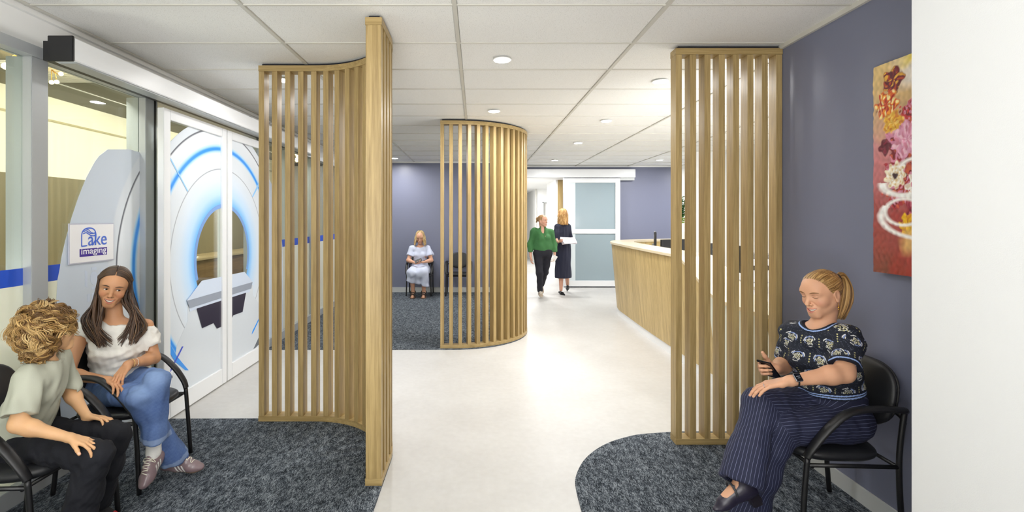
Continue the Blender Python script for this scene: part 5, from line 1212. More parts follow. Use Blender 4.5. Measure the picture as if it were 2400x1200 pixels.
def girl():
    r = person('smiling girl with long brown hair, white off-shoulder knit and flared jeans on a waiting chair', (-2.15, 3.03, 0))
    hd = Head(A(-2.212, 2.995, 1.166), (.50, -.85, -.13), (.20, .05, .97), 1.0, smile=1.25, eye=.0052, gaze=(-.45, 1, -.12))
    shR, shL = A(-2.365, 2.945, .900), A(-2.075, 3.085, .905)
    elR, wrR = A(-2.335, 2.80, .690), A(-2.10, 2.805, .652)
    elL, wrL = A(-2.03, 3.09, .700), A(-2.03, 2.86, .728)
    hpR, knR, anR = A(-2.29, 3.00, .535), A(-1.895, 2.76, .575), A(-1.845, 2.985, .125)
    hpL, knL, anL = A(-2.14, 3.10, .545), A(-1.835, 2.81, .650), A(-1.862, 2.83, .232)
    pel, chest, nb = A(-2.225, 3.07, .585), A(-2.225, 3.03, .80), A(-2.222, 3.02, .935)
    S = SDF(); hd.prims(S); S.cap(nb-A(0, 0, .03), hd.w(0, -.025, -.06), .046, .045, .03); torso(S, pel, chest, nb, shL, shR, .88, 0, .008, .9)
    arm(S, shR, elR, wrR, .92, .95); arm(S, shL, elL, wrL, .92, .95); leg(S, hpR, knR, anR, .9); leg(S, hpL, knL, anL, .9)
    h1 = hand(S, wrR, A(.88, -.40, -.16), A(-.05, -.30, -.95), 1, .88, curl=(22, 28, 16), spread=5, thumb=(30, 0, 0))     # right hand resting on the thigh
    h2 = hand(S, wrL, A(-.05, -.80, -.58), A(.05, .55, -.82), -1, .88, curl=(20, 26, 18), spread=3, thumb=(26, 0, 0))
    base = L3(198, 146, 108)
    def col(V):
        C = np.tile(base, (len(V), 1))*(1+.05*fbm(V, 40, 3)[:, None]); hd.color(V, C, (184, 96, 88), (206, 116, 92), .35); nails(V, C, h1, (236, 200, 192)); nails(V, C, h2, (236, 200, 192)); return np.clip(C, 0, 1)
    lo, hi = hd.box(.0)
    sdf_obj('body', S, r, skin('skin_tan'), .0065, [(lo, hi, .0024), (np.minimum(h1['lo'], h2['lo']), np.maximum(h1['hi'], h2['hi']), .0022)], col)
    hd.extras(r, brow=(48, 34, 26), iris=(60, 42, 30))
    # hair: centre parting, long waves over both shoulders
    hm = vcol('hair_brown', .4, .3, 900, .5); HC = [L3(64, 44, 30), L3(84, 60, 42), L3(52, 36, 26), L3(112, 84, 58)]
    H_ = SDF(); w = hd.w; H_.ell(w(0, -.016, .030), A(.082, .100, .088), hd.R, .02); H_.ell(w(0, -.05, -.06), A(.076, .062, .10), hd.R, .03)
    H_.ell(w(0, .105, -.036), A(.068, .085, .098), hd.R, .01, -1); H_.cut(w(0, 0, -.14), A(0, 0, -1))
    sdf_obj('hair', H_, r, hm, .0045, (), lambda V: np.clip(L3(66, 47, 33)[None]*(1+.25*fbm(hd.loc(V)@np.diag([.4, 1, .15]), 220, 4, 14)[:, None]), 0, 1))
    Lk = Locks(); rs = np.random.RandomState(8); dn = A(0, 0, -1); rt = -unit(hd.R[:, 0]); fw = unit(A(.5, -.85, 0)); side_v = unit(A(.86, .5, 0))   # side_v: towards image right
    for i in range(560):
        sg = rs.choice([-1, 1]); y0 = rs.uniform(-.085, .068); front = y0 > .0
        cc = np.array([0, -.016, .030]); er = np.array([.084, .103, .091]); P = []
        for a in (2, 25, 50, 72, 92):
            aa = math.radians(a); yy = y0-.035*(a/90)**2*(1 if front else .3); k_ = math.sqrt(max(.08, 1-((yy-cc[1])/er[1])**2)); P.append(hd.w(sg*er[0]*k_*math.sin(aa)*-1, yy, cc[2]+er[2]*k_*math.cos(aa)))
        # sg=+1: image right side (her left)
        e0 = P[-1]; dpt = rs.uniform(-1, 1); wd = rs.uniform(-1, 1); wv = .013+.004*rs.rand(); ph = 1.3*sg+2.2*round(wd*2)/2+rs.uniform(-.3, .3)
        if sg > 0: tgt = [A(.068, -.02, -.09), A(.108, -.060, -.20), A(.112, -.095, -.30), A(.078, -.115, -.375)]
        else: tgt = [A(-.068, -.05, -.09), A(-.094, -.09, -.20), A(-.082, -.120, -.29), A(-.040, -.135, -.365)]
        base_ = hd.c+side_v*(.070*sg)
        ln = rs.uniform(.80, .95)
        for j, t in enumerate(tgt):
            sp_ = (.020, .036, .046, .040)[j]; q = hd.c+side_v*(t[0])+fw*(-t[1])*.75+A(0, 0, t[2]*ln)+side_v*(wd*sp_)+fw*(dpt*(.018+.004*j)-.005)+side_v*(wv*math.sin(j*1.9+ph))
            P.append(q)
        if not front and i % 3 == 0:
            P = P[:5]+[p_-fw*.10 for p_ in P[5:]]
        Lk.add(cr_path(P, 44), rs.uniform(.0036, .0066), HC[rs.choice(4, p=[.35, .3, .2, .15])]*rs.uniform(.8, 1.2), .3, nrm=None)
    Lk.build('hair_strands', r, hm)
    # white knit top, left shoulder bare
    T = SDF(); R = torso(T, pel+A(0, 0, .02), chest, nb, shL+A(0, 0, -.03), shR+A(0, 0, -.01), .88, .021, .018, 1.05, .05)
    T.cap(shR, shR+(elR-shR)*.12, .056, .058, .04); aL = unit(elL-shL); T.cap(shL+aL*.055, shL+aL*.115, .058, .062, .03)
    T.warp = lambda x, y, z: .003*fbm(np.stack([x, y, z], -1).astype(float), 60, 16, 8, (1, 1, 2.2))+.0055*fbm(np.stack([x, y, z], -1).astype(float), 24, 15, 8, (1, 1, 1.8))
    c0 = nb+A(.03, -.04, .062); T.sph(c0, .074, .01, -1); T.cap(c0, shL+A(.01, -.02, .055), .060, .066, .01, -1); T.cut(pel+A(0, 0, -.04), A(0, 0, -1))
    c = shL+aL*.125+A(.016, .008, 0); T.rbox(c+aL*.04, (.060, .04, .060), frame(aL, A(0, 1, .3)), .002, .004, -1); aR = unit(elR-shR); c = shR+aR*.035
    T.rbox(c+aR*.06+A(-.02, -.02, 0), (.060, .06, .070), frame(aR, A(0, 1, .3)), .002, .012, -1)
    sdf_obj('knit_top', T, r, M('white_knit', srgb(232, 229, 222), .9, bump=.9, bscale=420), .005)
    # jeans
    J = SDF(); J.ell(pel+A(0, 0, -.03), A(.155, .118, .105), R, .05)
    for hp, kn, an, hm_, e in ((hpL, knL, anL, .070, -.085), (hpR, knR, anR, .082, .0)):
        d = unit(an-kn); J.cap(hp, kn, .086, .064, .03); J.cap(kn, kn+(an-kn)*.45, .062, .058, .02); J.cap(kn+(an-kn)*.4, an-d*.015, .058, hm_, .02)
        fr = frame(d, A(0, 1, .2)); J.rbox(an+d*(.09+e), (.11, .085, .11), fr, .002, .004, -1)
        if e < -.05: J.cap(an-d*.19, an+d*.03, .030, .060, .012, -1)
        else: J.cap(an-d*.12, an+d*.08, .036, .074, .012, -1)
    J.warp = lambda x, y, z: .0065*fbm(np.stack([x, y, z], -1).astype(float), 32, 18, 8, (1, 1, .6))+.003*fbm(np.stack([x, y, z], -1).astype(float), 80, 19, 8, (1, 1, .4))
    den = [L3(108, 134, 182), L3(74, 98, 148)]
    def jc(V):
        n = fbm(V, 14, 21, 10)*.25+.5; n += .12*fbm(V, 300, 22, 10); C = den[0]*(1-np.clip(n, 0, 1))[:, None]+den[1]*np.clip(n, 0, 1)[:, None]
        for hp, kn, an in ((hpR, knR, anR), (hpL, knL, anL)):
            t = ((V-kn)@(an-kn))/((an-kn)@(an-kn)); d = np.linalg.norm(V-kn-np.clip(t, 0, 1)[:, None]*(an-kn), axis=1)
            m = np.exp(-((V-kn-A(.03, -.04, .04))**2).sum(1)/.004)*.5; C = C*(1-m)[:, None]+L3(150, 176, 214)*m[:, None]
            e_ = (1-t)*np.linalg.norm(an-kn); m = (abs(e_-(.015 if an is anR else .09)) < .014) & (d < .10) & (np.linalg.norm(V-an, axis=1) < .16) & ((V[:, 1] > 2.90) == (an is anR)); C[m] = C[m]*.6+L3(170, 188, 214)*.4
        return np.clip(C, 0, 1)
    sdf_obj('jeans', J, r, vcol('denim', .85, .5, 900, .3), .0048, (), jc)
    # socks and sneakers
    W_ = M('sock_white', srgb(232, 230, 226), .9, bump=.4, bscale=300)
    Q = SDF(); Q.cap(anL+unit(knL-anL)*.055, anL, .0400, .037, .01); Q.cap(anL, anL+A(.0, -.03, -.05), .033, .022, .02); Q.cut(anL+unit(knL-anL)*.062, unit(knL-anL)); sdf_obj('sock', Q, r, W_, .004)
    Q = SDF(); Q.cap(anR+A(0, 0, .02), anR, .037, .037, .01); Q.cap(anR, anR+A(.05, .0, -.04), .034, .022, .02); sdf_obj('sock', Q, r, M('sock_grey', srgb(186, 188, 192), .9), .004)
    shoe_sneaker(r, anL, A(-.02, -.80, -.60), (0, -.3, 1)); shoe_sneaker(r, anR+A(0, 0, 0), A(.99, .10, -.06), (0, -.25, 1))
    # bracelets and rings
    ax = unit(wrL-elL); L0 = np.array(r.location); nn = unit(np.cross(ax, A(0, 0, 1))); sd = np.cross(ax, nn)
    for q, (dd, cc_) in enumerate(((.02, (226, 190, 120)), (.05, (222, 214, 206)))):
        c = wrL-ax*dd; MB().tube([Vector(c+(nn*math.cos(a)+sd*math.sin(a))*(.0262+dd*.03)-L0+ax*.004*math.sin(a)) for a in np.linspace(0, 6.283, 28, endpoint=False)], .0016, 6, close=True).build('bracelet', M('bracelet_metal', srgb(*cc_), .25, .8), r, smooth=True)
    for q in (1, 2):
        kk_, tp = h1['kn'][q], h1['tips'][q][0]; d = unit(tp-kk_); c = kk_+d*.018; n1 = unit(np.cross(d, A(0, 0, 1))); n2 = np.cross(d, n1)
        MB().tube([Vector(c+(n1*math.cos(a)+n2*math.sin(a))*.0086-L0-A(0, 0, .001)) for a in np.linspace(0, 6.283, 18, endpoint=False)], .0014, 6, close=True).build('ring', M('silver_ring_b', srgb(220, 222, 228), .2, .9), r, smooth=True)
girl()
# ------------------------------------------------------------------ boy with curly hair
def boy():
    r = person('curly blond boy in a pale sage T-shirt and black trousers, turned towards the girl', (-2.12, 2.37, 0)); s = .82
    hd = Head(A(-2.035, 2.345, 1.045), (.30, .93, .05), (-.02, 0, 1), .95, smile=.4, eye=.0045)
    shR, elR, wrR = A(-2.03, 2.225, .855), A(-2.005, 2.145, .678), A(-1.815, 2.19, .600)
    shL, elL, wrL = A(-2.10, 2.465, .865), A(-2.10, 2.53, .695), A(-1.965, 2.475, .580)
    hpR, knR, anR = A(-2.15, 2.295, .51), A(-1.73, 2.235, .500), A(-1.835, 2.215, .115)
    hpL, knL, anL = A(-2.17, 2.44, .51), A(-1.825, 2.475, .485), A(-1.905, 2.455, .125)
    pel, chest, nb = A(-2.19, 2.365, .545), A(-2.09, 2.35, .765), A(-2.063, 2.345, .885)
    S = SDF(); hd.prims(S); S.cap(nb-A(0, 0, .03), hd.w(0, -.03, -.06), .040, .041, .03); torso(S, pel, chest, nb, shL, shR, .76, 0, 0, 1)
    arm(S, shR, elR, wrR, .84); arm(S, shL, elL, wrL, .84); leg(S, hpR, knR, anR, .82); leg(S, hpL, knL, anL, .82)
    h1 = hand(S, wrR, A(.93, .18, -.34), A(-.30, .05, -.95), -1, .80, curl=(18, 26, 18), spread=9, thumb=(34, 0, 0), k=.003)
    h2 = hand(S, wrL, A(.93, .05, -.12), A(-.1, -.25, -.95), 1, .80, curl=(10, 30, 26), spread=8, thumb=(48, 0, 0), k=.003)
    base = L3(212, 166, 122)
    def col(V):
        C = np.tile(base, (len(V), 1))*(1+.05*fbm(V, 40, 3)[:, None]); hd.color(V, C, (196, 110, 100), (214, 130, 110), .3); nails(V, C, h1, (236, 184, 160)); nails(V, C, h2, (236, 184, 160)); return np.clip(C, 0, 1)
    lo, hi = hd.box(.0)
    sdf_obj('body', S, r, skin('skin_fair'), .006, [(lo, hi, .003), (h1['lo'], h1['hi'], .0019), (h2['lo'], h2['hi'], .0019)], col)
    hd.extras(r, brow=(150, 112, 66))
    hm = vcol('hair_curly', .45, .25, 900, .5); HC = [L3(166, 130, 76), L3(190, 156, 100), L3(134, 100, 56), L3(208, 178, 124), L3(108, 78, 42)]
    H_ = SDF(); w = hd.w; H_.ell(w(0, -.024, .034), A(.094, .108, .098), hd.R, .02); H_.ell(w(0, -.055, -.060), A(.080, .064, .080), hd.R, .03); H_.ell(w(0, .115, -.05), A(.064, .085, .105), hd.R, .01, -1)
    H_.warp = lambda x, y, z: .006*fbm(np.stack([x, y, z], -1).astype(float), 60, 5, 8)
    sdf_obj('hair', H_, r, hm, .0045, (), lambda V: np.clip(L3(110, 78, 40)[None]*(1+.35*fbm(V, 150, 4, 14)[:, None]), 0, 1))
    Lk = Locks(); rs = np.random.RandomState(12); cc = np.array([0, -.028, .022]); er = np.array([.099, .114, .118])
    n_ = 0
    while n_ < 340:
        d = unit(rs.normal(size=3))
        if d[2] < -.80 or (d[1] > .45 and d[2] < .42) or (d[1] > .1 and d[2] < -.25): continue
        n_ += 1; p = cc+d*er*rs.uniform(.86, .99); e_ = er; c_ = cc
        if n_ % 5 == 0 and d[1] < .1: d = unit(d*np.array([1, 1, .5])-np.array([0, .2, .25])); p = np.array([0, -.050, -.052])+d*np.array([.086, .074, .084])
        crown = unit(np.array([0.05, -.25, .9])+rs.normal(size=3)*.38); tdir = d-crown*1.15; tdir = tdir-d*(tdir@d); tdir = unit(unit(tdir)+np.cross(d, unit(tdir))*rs.uniform(-1.1, 1.1)); L = rs.uniform(.055, .125); kk_ = 22
        q = p.copy(); G = []; amp = rs.uniform(.007, .016); fq = rs.uniform(.8, 1.7)*2*math.pi; ph = rs.uniform(0, 6.28); dd = tdir.copy(); hc_ = HC[rs.choice(5, p=[.28, .25, .18, .14, .15])]
        for j in range(kk_):
            t = j/(kk_-1); nn = unit((q-cc)/er**2); dd = unit(dd-nn*(dd@nn)*.85+nn*.12+np.array([0, 0, -.05])); q = q+dd*L/kk_; b_ = np.cross(nn, dd); g = min(1, t*3)
            G.append((q+b_*amp*g*math.sin(fq*t+ph)+nn*amp*.7*g*(1+math.cos(fq*t+ph)), b_, nn, t))
        for k_ in range(12):
            o1, o2 = rs.normal(size=2)*.0042; sp_ = rs.uniform(.6, 1.5)
            path = [hd.w(*(g_[0]+(g_[1]*o1+g_[2]*o2)*(.35+.9*math.sin(math.pi*min(1, g_[3]*.8+.1))*sp_)+g_[1]*.004*sp_*g_[3]**2*o1/.004)) for g_ in G]
            Lk.add(np.array(path), rs.uniform(.0012, .0022), hc_*rs.uniform(.75, 1.25), .3, flat=.7, nrm=unit(hd.R@d), seg=5)
    Lk.build('hair_curls', r, hm)
    T = SDF(); R = torso(T, pel+A(0, 0, .02), chest, nb, shL, shR, .76, .020, 0, 1.12, .05)
    for sh, el in ((shR, elR), (shL, elL)): T.cap(sh, sh+(el-sh)*.85, .052, .060, .03)
    T.cap(nb-A(0, 0, .05), nb+A(0, 0, .0), .062, .054, .03); NK = nb+A(.01, .005, .052); T.sph(NK, .066, .003, -1)
    T.warp = lambda x, y, z: .0035*fbm(np.stack([x, y, z], -1).astype(float), 55, 36, 8, (1, 1, .5))+.008*fbm(np.stack([x, y, z], -1).astype(float), 24, 35, 8, (1, 1, .8)); T.cut(pel+A(0, 0, -.03), A(.12, 0, -1))
    for sh, el in ((shR, elR), (shL, elL)):
        a_ = unit(el-sh); c = sh+a_*np.linalg.norm(el-sh)*.80; T.rbox(c+a_*.055, (.075, .055, .075), frame(a_, A(1, 0, .3)), .002, .003, -1)
    def tc(V):
        C = np.tile(L3(178, 180, 164), (len(V), 1))*(1+.04*fbm(V, 20, 5)[:, None]); d = np.linalg.norm(V-NK, axis=1)-.066; C[(d > .011) & (d < .0125)] *= .8; return C
    sdf_obj('t_shirt', T, r, vcol('sage_cotton', .85, .3, 600, .3), .0045, (), tc)
    J = SDF(); J.ell(pel+A(0, 0, -.02), A(.130, .105, .095), R, .05)
    for hp, kn, an in ((hpL, knL, anL), (hpR, knR, anR)):
        d = unit(an-kn); J.cap(hp, kn, .082, .062, .04); J.cap(kn, kn+(an-kn)*.4, .064, .069, .02); J.cap(kn+(an-kn)*.4, an-d*.04, .069, .060, .02); J.rbox(an+d*.045, (.07, .06, .07), frame(d, A(0, 1, .2)), .002, .004, -1)
    J.warp = lambda x, y, z: .0025*fbm(np.stack([x, y, z], -1).astype(float), 80, 39, 8)+.006*fbm(np.stack([x, y, z], -1).astype(float), 30, 38, 8)
    sdf_obj('trousers', J, r, M('black_cotton', srgb(26, 27, 33), .85, bump=.3, bscale=500, spec=.3), .005)
    for an in (anR, anL):
        Q = SDF(); Q.cap(an+A(.02, 0, .08), an, .034, .033, .01); Q.cap(an, an+A(.06, 0, -.03), .033, .03, .02); sdf_obj('sock', Q, r, M('sock_black', srgb(30, 30, 32), .9), .005)
        shoe_sneaker(r, an+A(0, 0, -.012), A(.99, .08, -.04), s=.92, upper=(38, 38, 42), sole=(40, 40, 44), lace=(222, 30, 50), stripe=(222, 30, 50))
boy()
# ------------------------------------------------------------------ people at the back of the room
def clothes(name, r, prims, mat, res=.008, warp=.006, seed=1, cuts=(), subs=(), an=(1, 1, 1), freq=24):
    Q = SDF()
    for f in prims: f(Q)
    Q.warp = lambda x, y, z: warp*fbm(np.stack([x, y, z], -1).astype(float), freq, seed, 8, an)
    for f in subs: f(Q)
    for p, n in cuts: Q.cut(p, n)
    return sdf_obj(name, Q, r, mat, res)
def hair_long(r, hd, cols, length, n=260, spread=1.0, wave=.012, rad=.005, face=True, seed=3, z0=0, part=0.0):
    hm = vcol('hair_far', .5, .2, 600, .4); H_ = SDF(); w = hd.w
    H_.ell(w(0, -.016, .030), A(.082, .102, .090), hd.R, .02); H_.ell(w(0, -.045, -.05), A(.080, .066, .09), hd.R, .03)
    if face: H_.ell(w(0, .105, -.036), A(.064, .085, .102), hd.R, .01, -1)
    H_.cut(w(0, 0, -.12), -hd.R[:, 2])
    sdf_obj('hair', H_, r, hm, .006, (), lambda V: np.clip(L3(*cols[0])[None]*(1+.25*fbm(V, 200, 4, 14)[:, None]), 0, 1))
    Lk = Locks(); rs = np.random.RandomState(seed)
    for i in range(n):
        if face: th = rs.uniform(.28, 1.72)*math.pi    # around the head, leaving the face free; 0 = forward
        else: th = rs.uniform(0, 2*math.pi)
        dx, dy = math.sin(th), math.cos(th); P = []
        for a in (8, 35, 62, 88): aa = math.radians(a); P.append(w(.085*dx*math.sin(aa)+part*(1-a/90), -.016+.104*dy*math.sin(aa), .030+.094*math.cos(aa)))
        ph = rs.uniform(0, 6.28); L = length*rs.uniform(.85, 1.05)
        for j in (1, 2, 3, 4): q = w(.088*dx*(1+.04*j*spread), -.016+.104*dy*(1+.02*j), .030); P.append(q+A(wave*math.sin(j*1.7+ph), wave*math.cos(j*1.3+ph)*.5, -L*j/4))
        Lk.add(cr_path(P, 32), rad*rs.uniform(.8, 1.3), L3(*cols[rs.randint(len(cols))])*rs.uniform(.85, 1.15), .3, nrm=unit(hd.R@np.array([dx, dy, .1])))
    Lk.build('hair_strands', r, hm)
def seated_woman():
    ox, oy = -1.155, 10.10; r = person('woman with blonde bob and pale blue dress seated by the far navy wall', (ox, oy, 0)); X = lambda x, y, z: A(ox+x, oy+y, z)
    hd = Head(X(.0, -.03, 1.195), (0, -.93, -.36), (0, -.3, .95), 1.06, smile=.2, eye=.002)
    pel, chest, nb = X(0, .03, .56), X(0, .0, .84), X(0, -.005, 1.01); shR, shL = X(-.165, .0, .955), X(.165, .0, .955)   # her right is image left
    elR, wrR = X(-.235, -.08, .72), X(-.07, -.27, .685); elL, wrL = X(.235, -.08, .72), X(.085, -.27, .70)
    hpR, knR, anR = X(-.09, 0, .52), X(-.115, -.42, .50), X(-.105, -.34, .11); hpL, knL, anL = X(.09, 0, .52), X(.115, -.42, .50), X(.11, -.34, .11)
    S = SDF(); hd.prims(S); S.cap(nb-A(0, 0, .03), hd.w(0, -.03, -.06), .050, .048, .03); torso(S, pel, chest, nb, shL, shR, .95, 0, .01)
    for a in ((shR, elR, wrR), (shL, elL, wrL)): arm(S, *a)
    for a in ((hpR, knR, anR), (hpL, knL, anL)): leg(S, *a)
    h1 = hand(S, wrR, A(.85, -.45, .05), A(.1, -.1, .95), 1, .95, curl=(30, 40, 20)); h2 = hand(S, wrL, A(-.85, -.45, .1), A(.1, -.2, -.95), -1, .95, curl=(20, 30, 20))
    for an in (anR, anL): S.cap(an, an+A(0, -.05, -.06), .036, .030, .02); S.cap(an+A(0, -.02, -.07), an+A(0, -.15, -.085), .034, .030, .02); S.sph(an+A(0, .03, -.065), .034, .02)
    def col(V): C = np.tile(L3(214, 164, 136), (len(V), 1)); return hd.color(V, C, (180, 100, 96))
    lo, hi = hd.box(.0); sdf_obj('body', S, r, skin('skin_far'), .008, [(lo, hi, .004), (np.minimum(h1['lo'], h2['lo']), np.maximum(h1['hi'], h2['hi']), .004)], col); hd.extras(r, brow=(120, 96, 70), teeth=False)
    GL = M('spectacle_frame', srgb(70, 50, 46), .4)
    hair_long(r, hd, [(196, 168, 116), (222, 198, 150), (170, 140, 92)], .185, 300, 1.6, .010, .0075)
    DR = M('pale_blue_dress', srgb(200, 207, 228), .85, var=.10, vscale=40, bump=.5, bscale=160)
    def top(Q): torso(Q, pel, chest, nb, shL, shR, .95, .018, .018, 1.08, .05); Q.cap(shR, shR+(elR-shR)*.62, .060, .074, .03); Q.cap(shL, shL+(elL-shL)*.62, .060, .074, .03)
    def skirt(Q):
        Q.cap(hpR, knR, .11, .095, .05); Q.cap(hpL, knL, .11, .095, .05); Q.cap(X(0, -.05, .52), X(0, -.40, .50), .10, .085, .05); Q.cap(knR+A(0, -.01, 0), X(-.16, -.41, .33), .085, .075, .05); Q.cap(knL+A(0, -.01, 0), X(.15, -.41, .24), .085, .07, .05); Q.cap(X(0, -.42, .5), X(0, -.40, .33), .08, .07, .05)
    clothes('dress', r, [top, skirt], DR, .008, .008, 5, [], [lambda Q: Q.sph(nb+A(0, -.04, .045), .088, .004, -1), lambda Q: Q.rbox(X(-.05, -.38, .19), (.3, .25, .10), frame((0, 1, 0), A(.25, 0, 1)), .002, .01, -1)]+[(lambda Q, s_=s_, e_=e_: Q.rbox(s_+(e_-s_)*.95, (.1, .09, .1), frame(e_-s_, A(0, 1, .3)), .002, .004, -1)) for s_, e_ in ((shR, elR), (shL, elL))], (1, 1, .5), 30)
    L0 = np.array(r.location); SB = M('sandal_dark', srgb(46, 40, 38), .5)
    for an in (anR, anL):
        m = MB(); c = an-L0; m.prism([(c[0]-.045, c[1]+.06), (c[0]-.048, c[1]-.12), (c[0]-.02, c[1]-.18), (c[0]+.02, c[1]-.18), (c[0]+.048, c[1]-.12), (c[0]+.045, c[1]+.06)], .010, .024); m.build('sandal_sole', M('sandal_tan', srgb(120, 84, 56), .6), r)
        for dy, zz, rr in ((-.09, -.055, .037), (-.04, -.035, .040), (.0, .0, .044)):
            MB().tube([Vector(c+A(rr*math.cos(a)*1.05, dy, zz+rr*math.sin(a)*.9)) for a in np.linspace(-.5, 3.64, 14)], .011, 6).build('sandal_strap', SB, r, smooth=True)
    MB().tube([Vector(wrL-L0+A(.02, .012, .01)+A(.012*math.cos(a), .012*math.cos(a)*1.3, .028*math.sin(a))*1.0) for a in np.linspace(0, 6.28, 16, endpoint=False)], .006, 6, close=True).build('watch_strap', BLACK, r, smooth=True)
    ph = root('phone', 'small black phone in the hands of the woman in the blue dress', 'phone', tuple(X(-.0, -.335, .735)), 0)
    MB().box(-.075, .075, -.036, .036, -.005, .005).build('phone_body', BLACK, ph, bevel=.002).rotation_euler = (.9, -.35, .3)
def walker_green():
    ox, oy = 1.31, 9.80; r = person('walking woman in a green shirt and black trousers near the sliding door', (ox, oy, 0)); X = lambda x, y, z: A(ox+x, oy+y, z)
    hd = Head(X(.01, -.02, 1.535), (.72, -.66, -.05), (0, 0, 1), 1.0, smile=.3, eye=.004)
    pel, chest, nb = X(.02, 0, .93), X(.01, .0, 1.20), X(.01, 0, 1.385); shR, shL = X(-.175, -.02, 1.31), X(.185, .03, 1.30)
    elR, wrR = X(-.235, .02, 1.05), X(-.235, -.08, .83); elL, wrL = X(.255, .05, 1.05), X(.245, -.05, .84)
    hpR, knR, anR = X(-.075, 0, .88), X(-.06, -.10, .50), X(-.04, -.02, .12); hpL, knL, anL = X(.105, 0, .88), X(.07, .06, .50), X(.03, .32, .20)
    S = SDF(); hd.prims(S); S.cap(nb-A(0, 0, .03), hd.w(0, -.03, -.06), .050, .048, .03); torso(S, pel, chest, nb, shL, shR, 1, 0, .02, 1.1)
    for a in ((shR, elR, wrR), (shL, elL, wrL)): arm(S, *a)
    for a in ((hpR, knR, anR), (hpL, knL, anL)): leg(S, *a)
    h1 = hand(S, wrR, A(0, -.1, -1), A(1, 0, 0), 1, .95, curl=(20, 30, 20)); h2 = hand(S, wrL, A(0, -.1, -1), A(-1, 0, 0), -1, .95, curl=(40, 50, 20))
    def col(V): return hd.color(V, np.tile(L3(214, 164, 140), (len(V), 1)))
    lo, hi = hd.box(.0); sdf_obj('body', S, r, skin('skin_far2'), .009, [(lo, hi, .004), (h1['lo'], h1['hi'], .004), (h2['lo'], h2['hi'], .004)], col); hd.extras(r, brow=(130, 96, 66))
    # hair tied back
    H_ = SDF(); H_.ell(hd.w(0, -.014, .028), A(.080, .101, .089), hd.R, .02); H_.ell(hd.w(0, .100, -.030), A(.068, .080, .100), hd.R, .008, -1); H_.sph(hd.w(0, -.12, .03), .035, .02); H_.cap(hd.w(0, -.12, .02), hd.w(.0, -.15, -.05), .025, .012, .02); H_.cut(hd.w(0, 0, -.05), -hd.R[:, 2])
    sdf_obj('hair', H_, r, vcol('hair_up', .5), .005, (), lambda V: np.clip(L3(170, 130, 84)[None]*(1+.3*fbm(V, 180, 4, 14)[:, None]), 0, 1))
    GR = M('green_shirt', srgb(62, 116, 66), .8, var=.12, vscale=14, bump=.4, bscale=120)
    def top(Q):
        torso(Q, pel+A(0, 0, .06), chest, nb, shL, shR, 1, .022, .03, 1.14, .05)
        for a, b, c in ((shR, elR, wrR), (shL, elL, wrL)): Q.cap(a, b, .064, .056, .03); Q.cap(b, b+(c-b)*.85, .056, .048, .03)
        Q.cap(nb-A(0, 0, .05), nb+A(0, 0, .03), .075, .062, .03)
    clothes('green_shirt', r, [top], GR, .008, .008, 9, [(pel+A(0, 0, -.02), A(0, 0, -1))], [lambda Q: Q.ell(nb+A(.0, -.09, .02), (.045, .08, .12), None, .01, -1), lambda Q: Q.cap(nb, nb+A(0, 0, .1), .055, .06, .01, -1)], (1, 1, .6))
    def tr(Q):
        Q.ell(pel+A(0, 0, -.03), A(.185, .135, .13), None, .04)
        for a, b, c in ((hpR, knR, anR), (hpL, knL, anL)): Q.cap(a, b, .105, .070, .04); Q.cap(b, c-unit(c-b)*.03, .068, .058, .03)
    clothes('trousers', r, [tr], M('black_trousers', srgb(30, 30, 40), .85), .009, .005, 10)
    BG = (176, 160, 140)
    shoe_sneaker(r, anR, A(.05, -1, -.02), upper=BG, sole=(220, 214, 204), lace=(226, 222, 212), stripe=BG); shoe_sneaker(r, anL+A(0, 0, .0), A(.05, -.8, -.55), (0, -.6, .8), upper=BG, sole=(220, 214, 204), lace=(226, 222, 212), stripe=BG)
    pc = root('paper_card', 'white card in the hand of the woman in green', 'card', tuple(X(.225, -.115, .78)))
    MB().box(-.045, .045, -.002, .002, -.07, .07).build('card', WHITE, pc).rotation_euler = (.2, .5, .3)
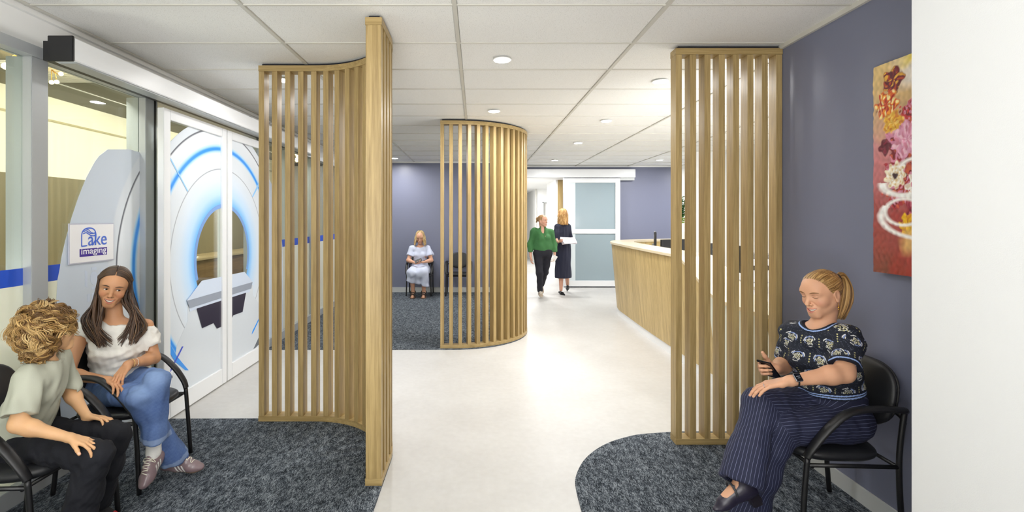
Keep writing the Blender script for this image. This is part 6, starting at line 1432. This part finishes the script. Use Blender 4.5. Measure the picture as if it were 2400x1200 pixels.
def walker_navy():
    ox, oy = 1.79, 10.2; r = person('tall woman with long wavy blonde hair and navy dress seen from behind', (ox, oy, 0)); X = lambda x, y, z: A(ox+x, oy+y, z)
    hd = Head(X(.0, .0, 1.66), (-.35, .93, -.08), (0, 0, 1), 1.0, smile=.3)
    pel, chest, nb = X(0, 0, 1.0), X(0, 0, 1.29), X(0, 0, 1.48); shR, shL = X(.125, .08, 1.40), X(-.13, -.08, 1.40)
    elR, wrR = X(.175, .08, 1.14), X(.14, -.13, 1.10); elL, wrL = X(-.17, -.12, 1.16), X(-.13, -.22, 1.10)
    hpR, knR, anR = X(.085, 0, .95), X(.10, .08, .53), X(.16, .30, .16); hpL, knL, anL = X(-.05, 0, .95), X(-.03, -.02, .52), X(-.035, -.02, .095)
    S = SDF(); hd.prims(S); S.cap(nb-A(0, 0, .03), hd.w(0, -.03, -.06), .050, .048, .03); torso(S, pel, chest, nb, shL, shR, .95, 0, .01)
    for a in ((shR, elR, wrR), (shL, elL, wrL)): arm(S, *a)
    for a in ((hpR, knR, anR), (hpL, knL, anL)): leg(S, *a)
    h1 = hand(S, wrR, A(-.8, -.5, .1), A(0, .2, 1), 1, .95, curl=(30, 40, 20)); h2 = hand(S, wrL, A(.3, -.8, .0), A(0, 0, 1), -1, .95, curl=(30, 40, 20))
    def col(V): return hd.color(V, np.tile(L3(212, 162, 138), (len(V), 1)))
    lo, hi = hd.box(.0); sdf_obj('body', S, r, skin('skin_far3'), .009, [(lo, hi, .005), (np.minimum(h1['lo'], h2['lo']), np.maximum(h1['hi'], h2['hi']), .004)], col); hd.extras(r)
    hair_long(r, hd, [(196, 150, 92), (220, 182, 124), (172, 124, 70)], .25, 300, .35, .016, .0065, True, 6)
    NV = M('navy_dress', srgb(34, 37, 58), .8, bump=.3, bscale=100)
    def top(Q):
        torso(Q, pel, chest, nb, shL, shR, .95, .02, .015, 1.02, .05)
        for a, b in ((shR, elR), (shL, elL)): Q.cap(a, b, .060, .056, .03)
        Q.cap(X(0, 0, .98), X(.0, .01, .36), .155, .150, .06); Q.cap(X(.05, 0, .9), X(.07, .08, .38), .11, .12, .06)
    clothes('dress', r, [top], NV, .009, .009, 12, [(X(0, 0, .34), A(0, 0, -1))], [lambda Q: Q.sph(nb+A(0, 0, .05), .075, .004, -1)], (1, 1, .3), 34)
    shn = M('black_flat', srgb(20, 20, 26), .35)
    for an, f in ((anL, A(.35, -.9, -.1)), (anR, A(.1, .8, -.5))):
        fr = frame(f, A(0, 0, 1)); Q = SDF(); P = lambda x, y, z: an+fr@A(x, y, z); Q.cap(P(0, -.04, -.062), P(0, .05, -.062), .030, .034, .02); Q.cap(P(0, .05, -.064), P(0, .15, -.072), .034, .016, .02); Q.ell(P(0, .02, -.01), A(.024, .06, .04), fr, .004, -1)
        sdf_obj('shoe', Q, r, shn, .006)
        sk = SDF()
    S2 = SDF(); 
    pp = root('paper_sheets', 'loose pale sheets of paper held out between the two walking women', 'paper', tuple(X(.08, -.24, 1.12)))
    for q in range(3): o = MB().box(-.15, .15, -.105, .105, -.001, .001).build('sheet', M('paper_pale', srgb(236, 230, 236), .8), pp); o.rotation_euler = (.5+.06*q, -.15+.1*q, .2*q); o.location = (0, 0, .004*q)
seated_woman(); walker_green(); walker_navy()
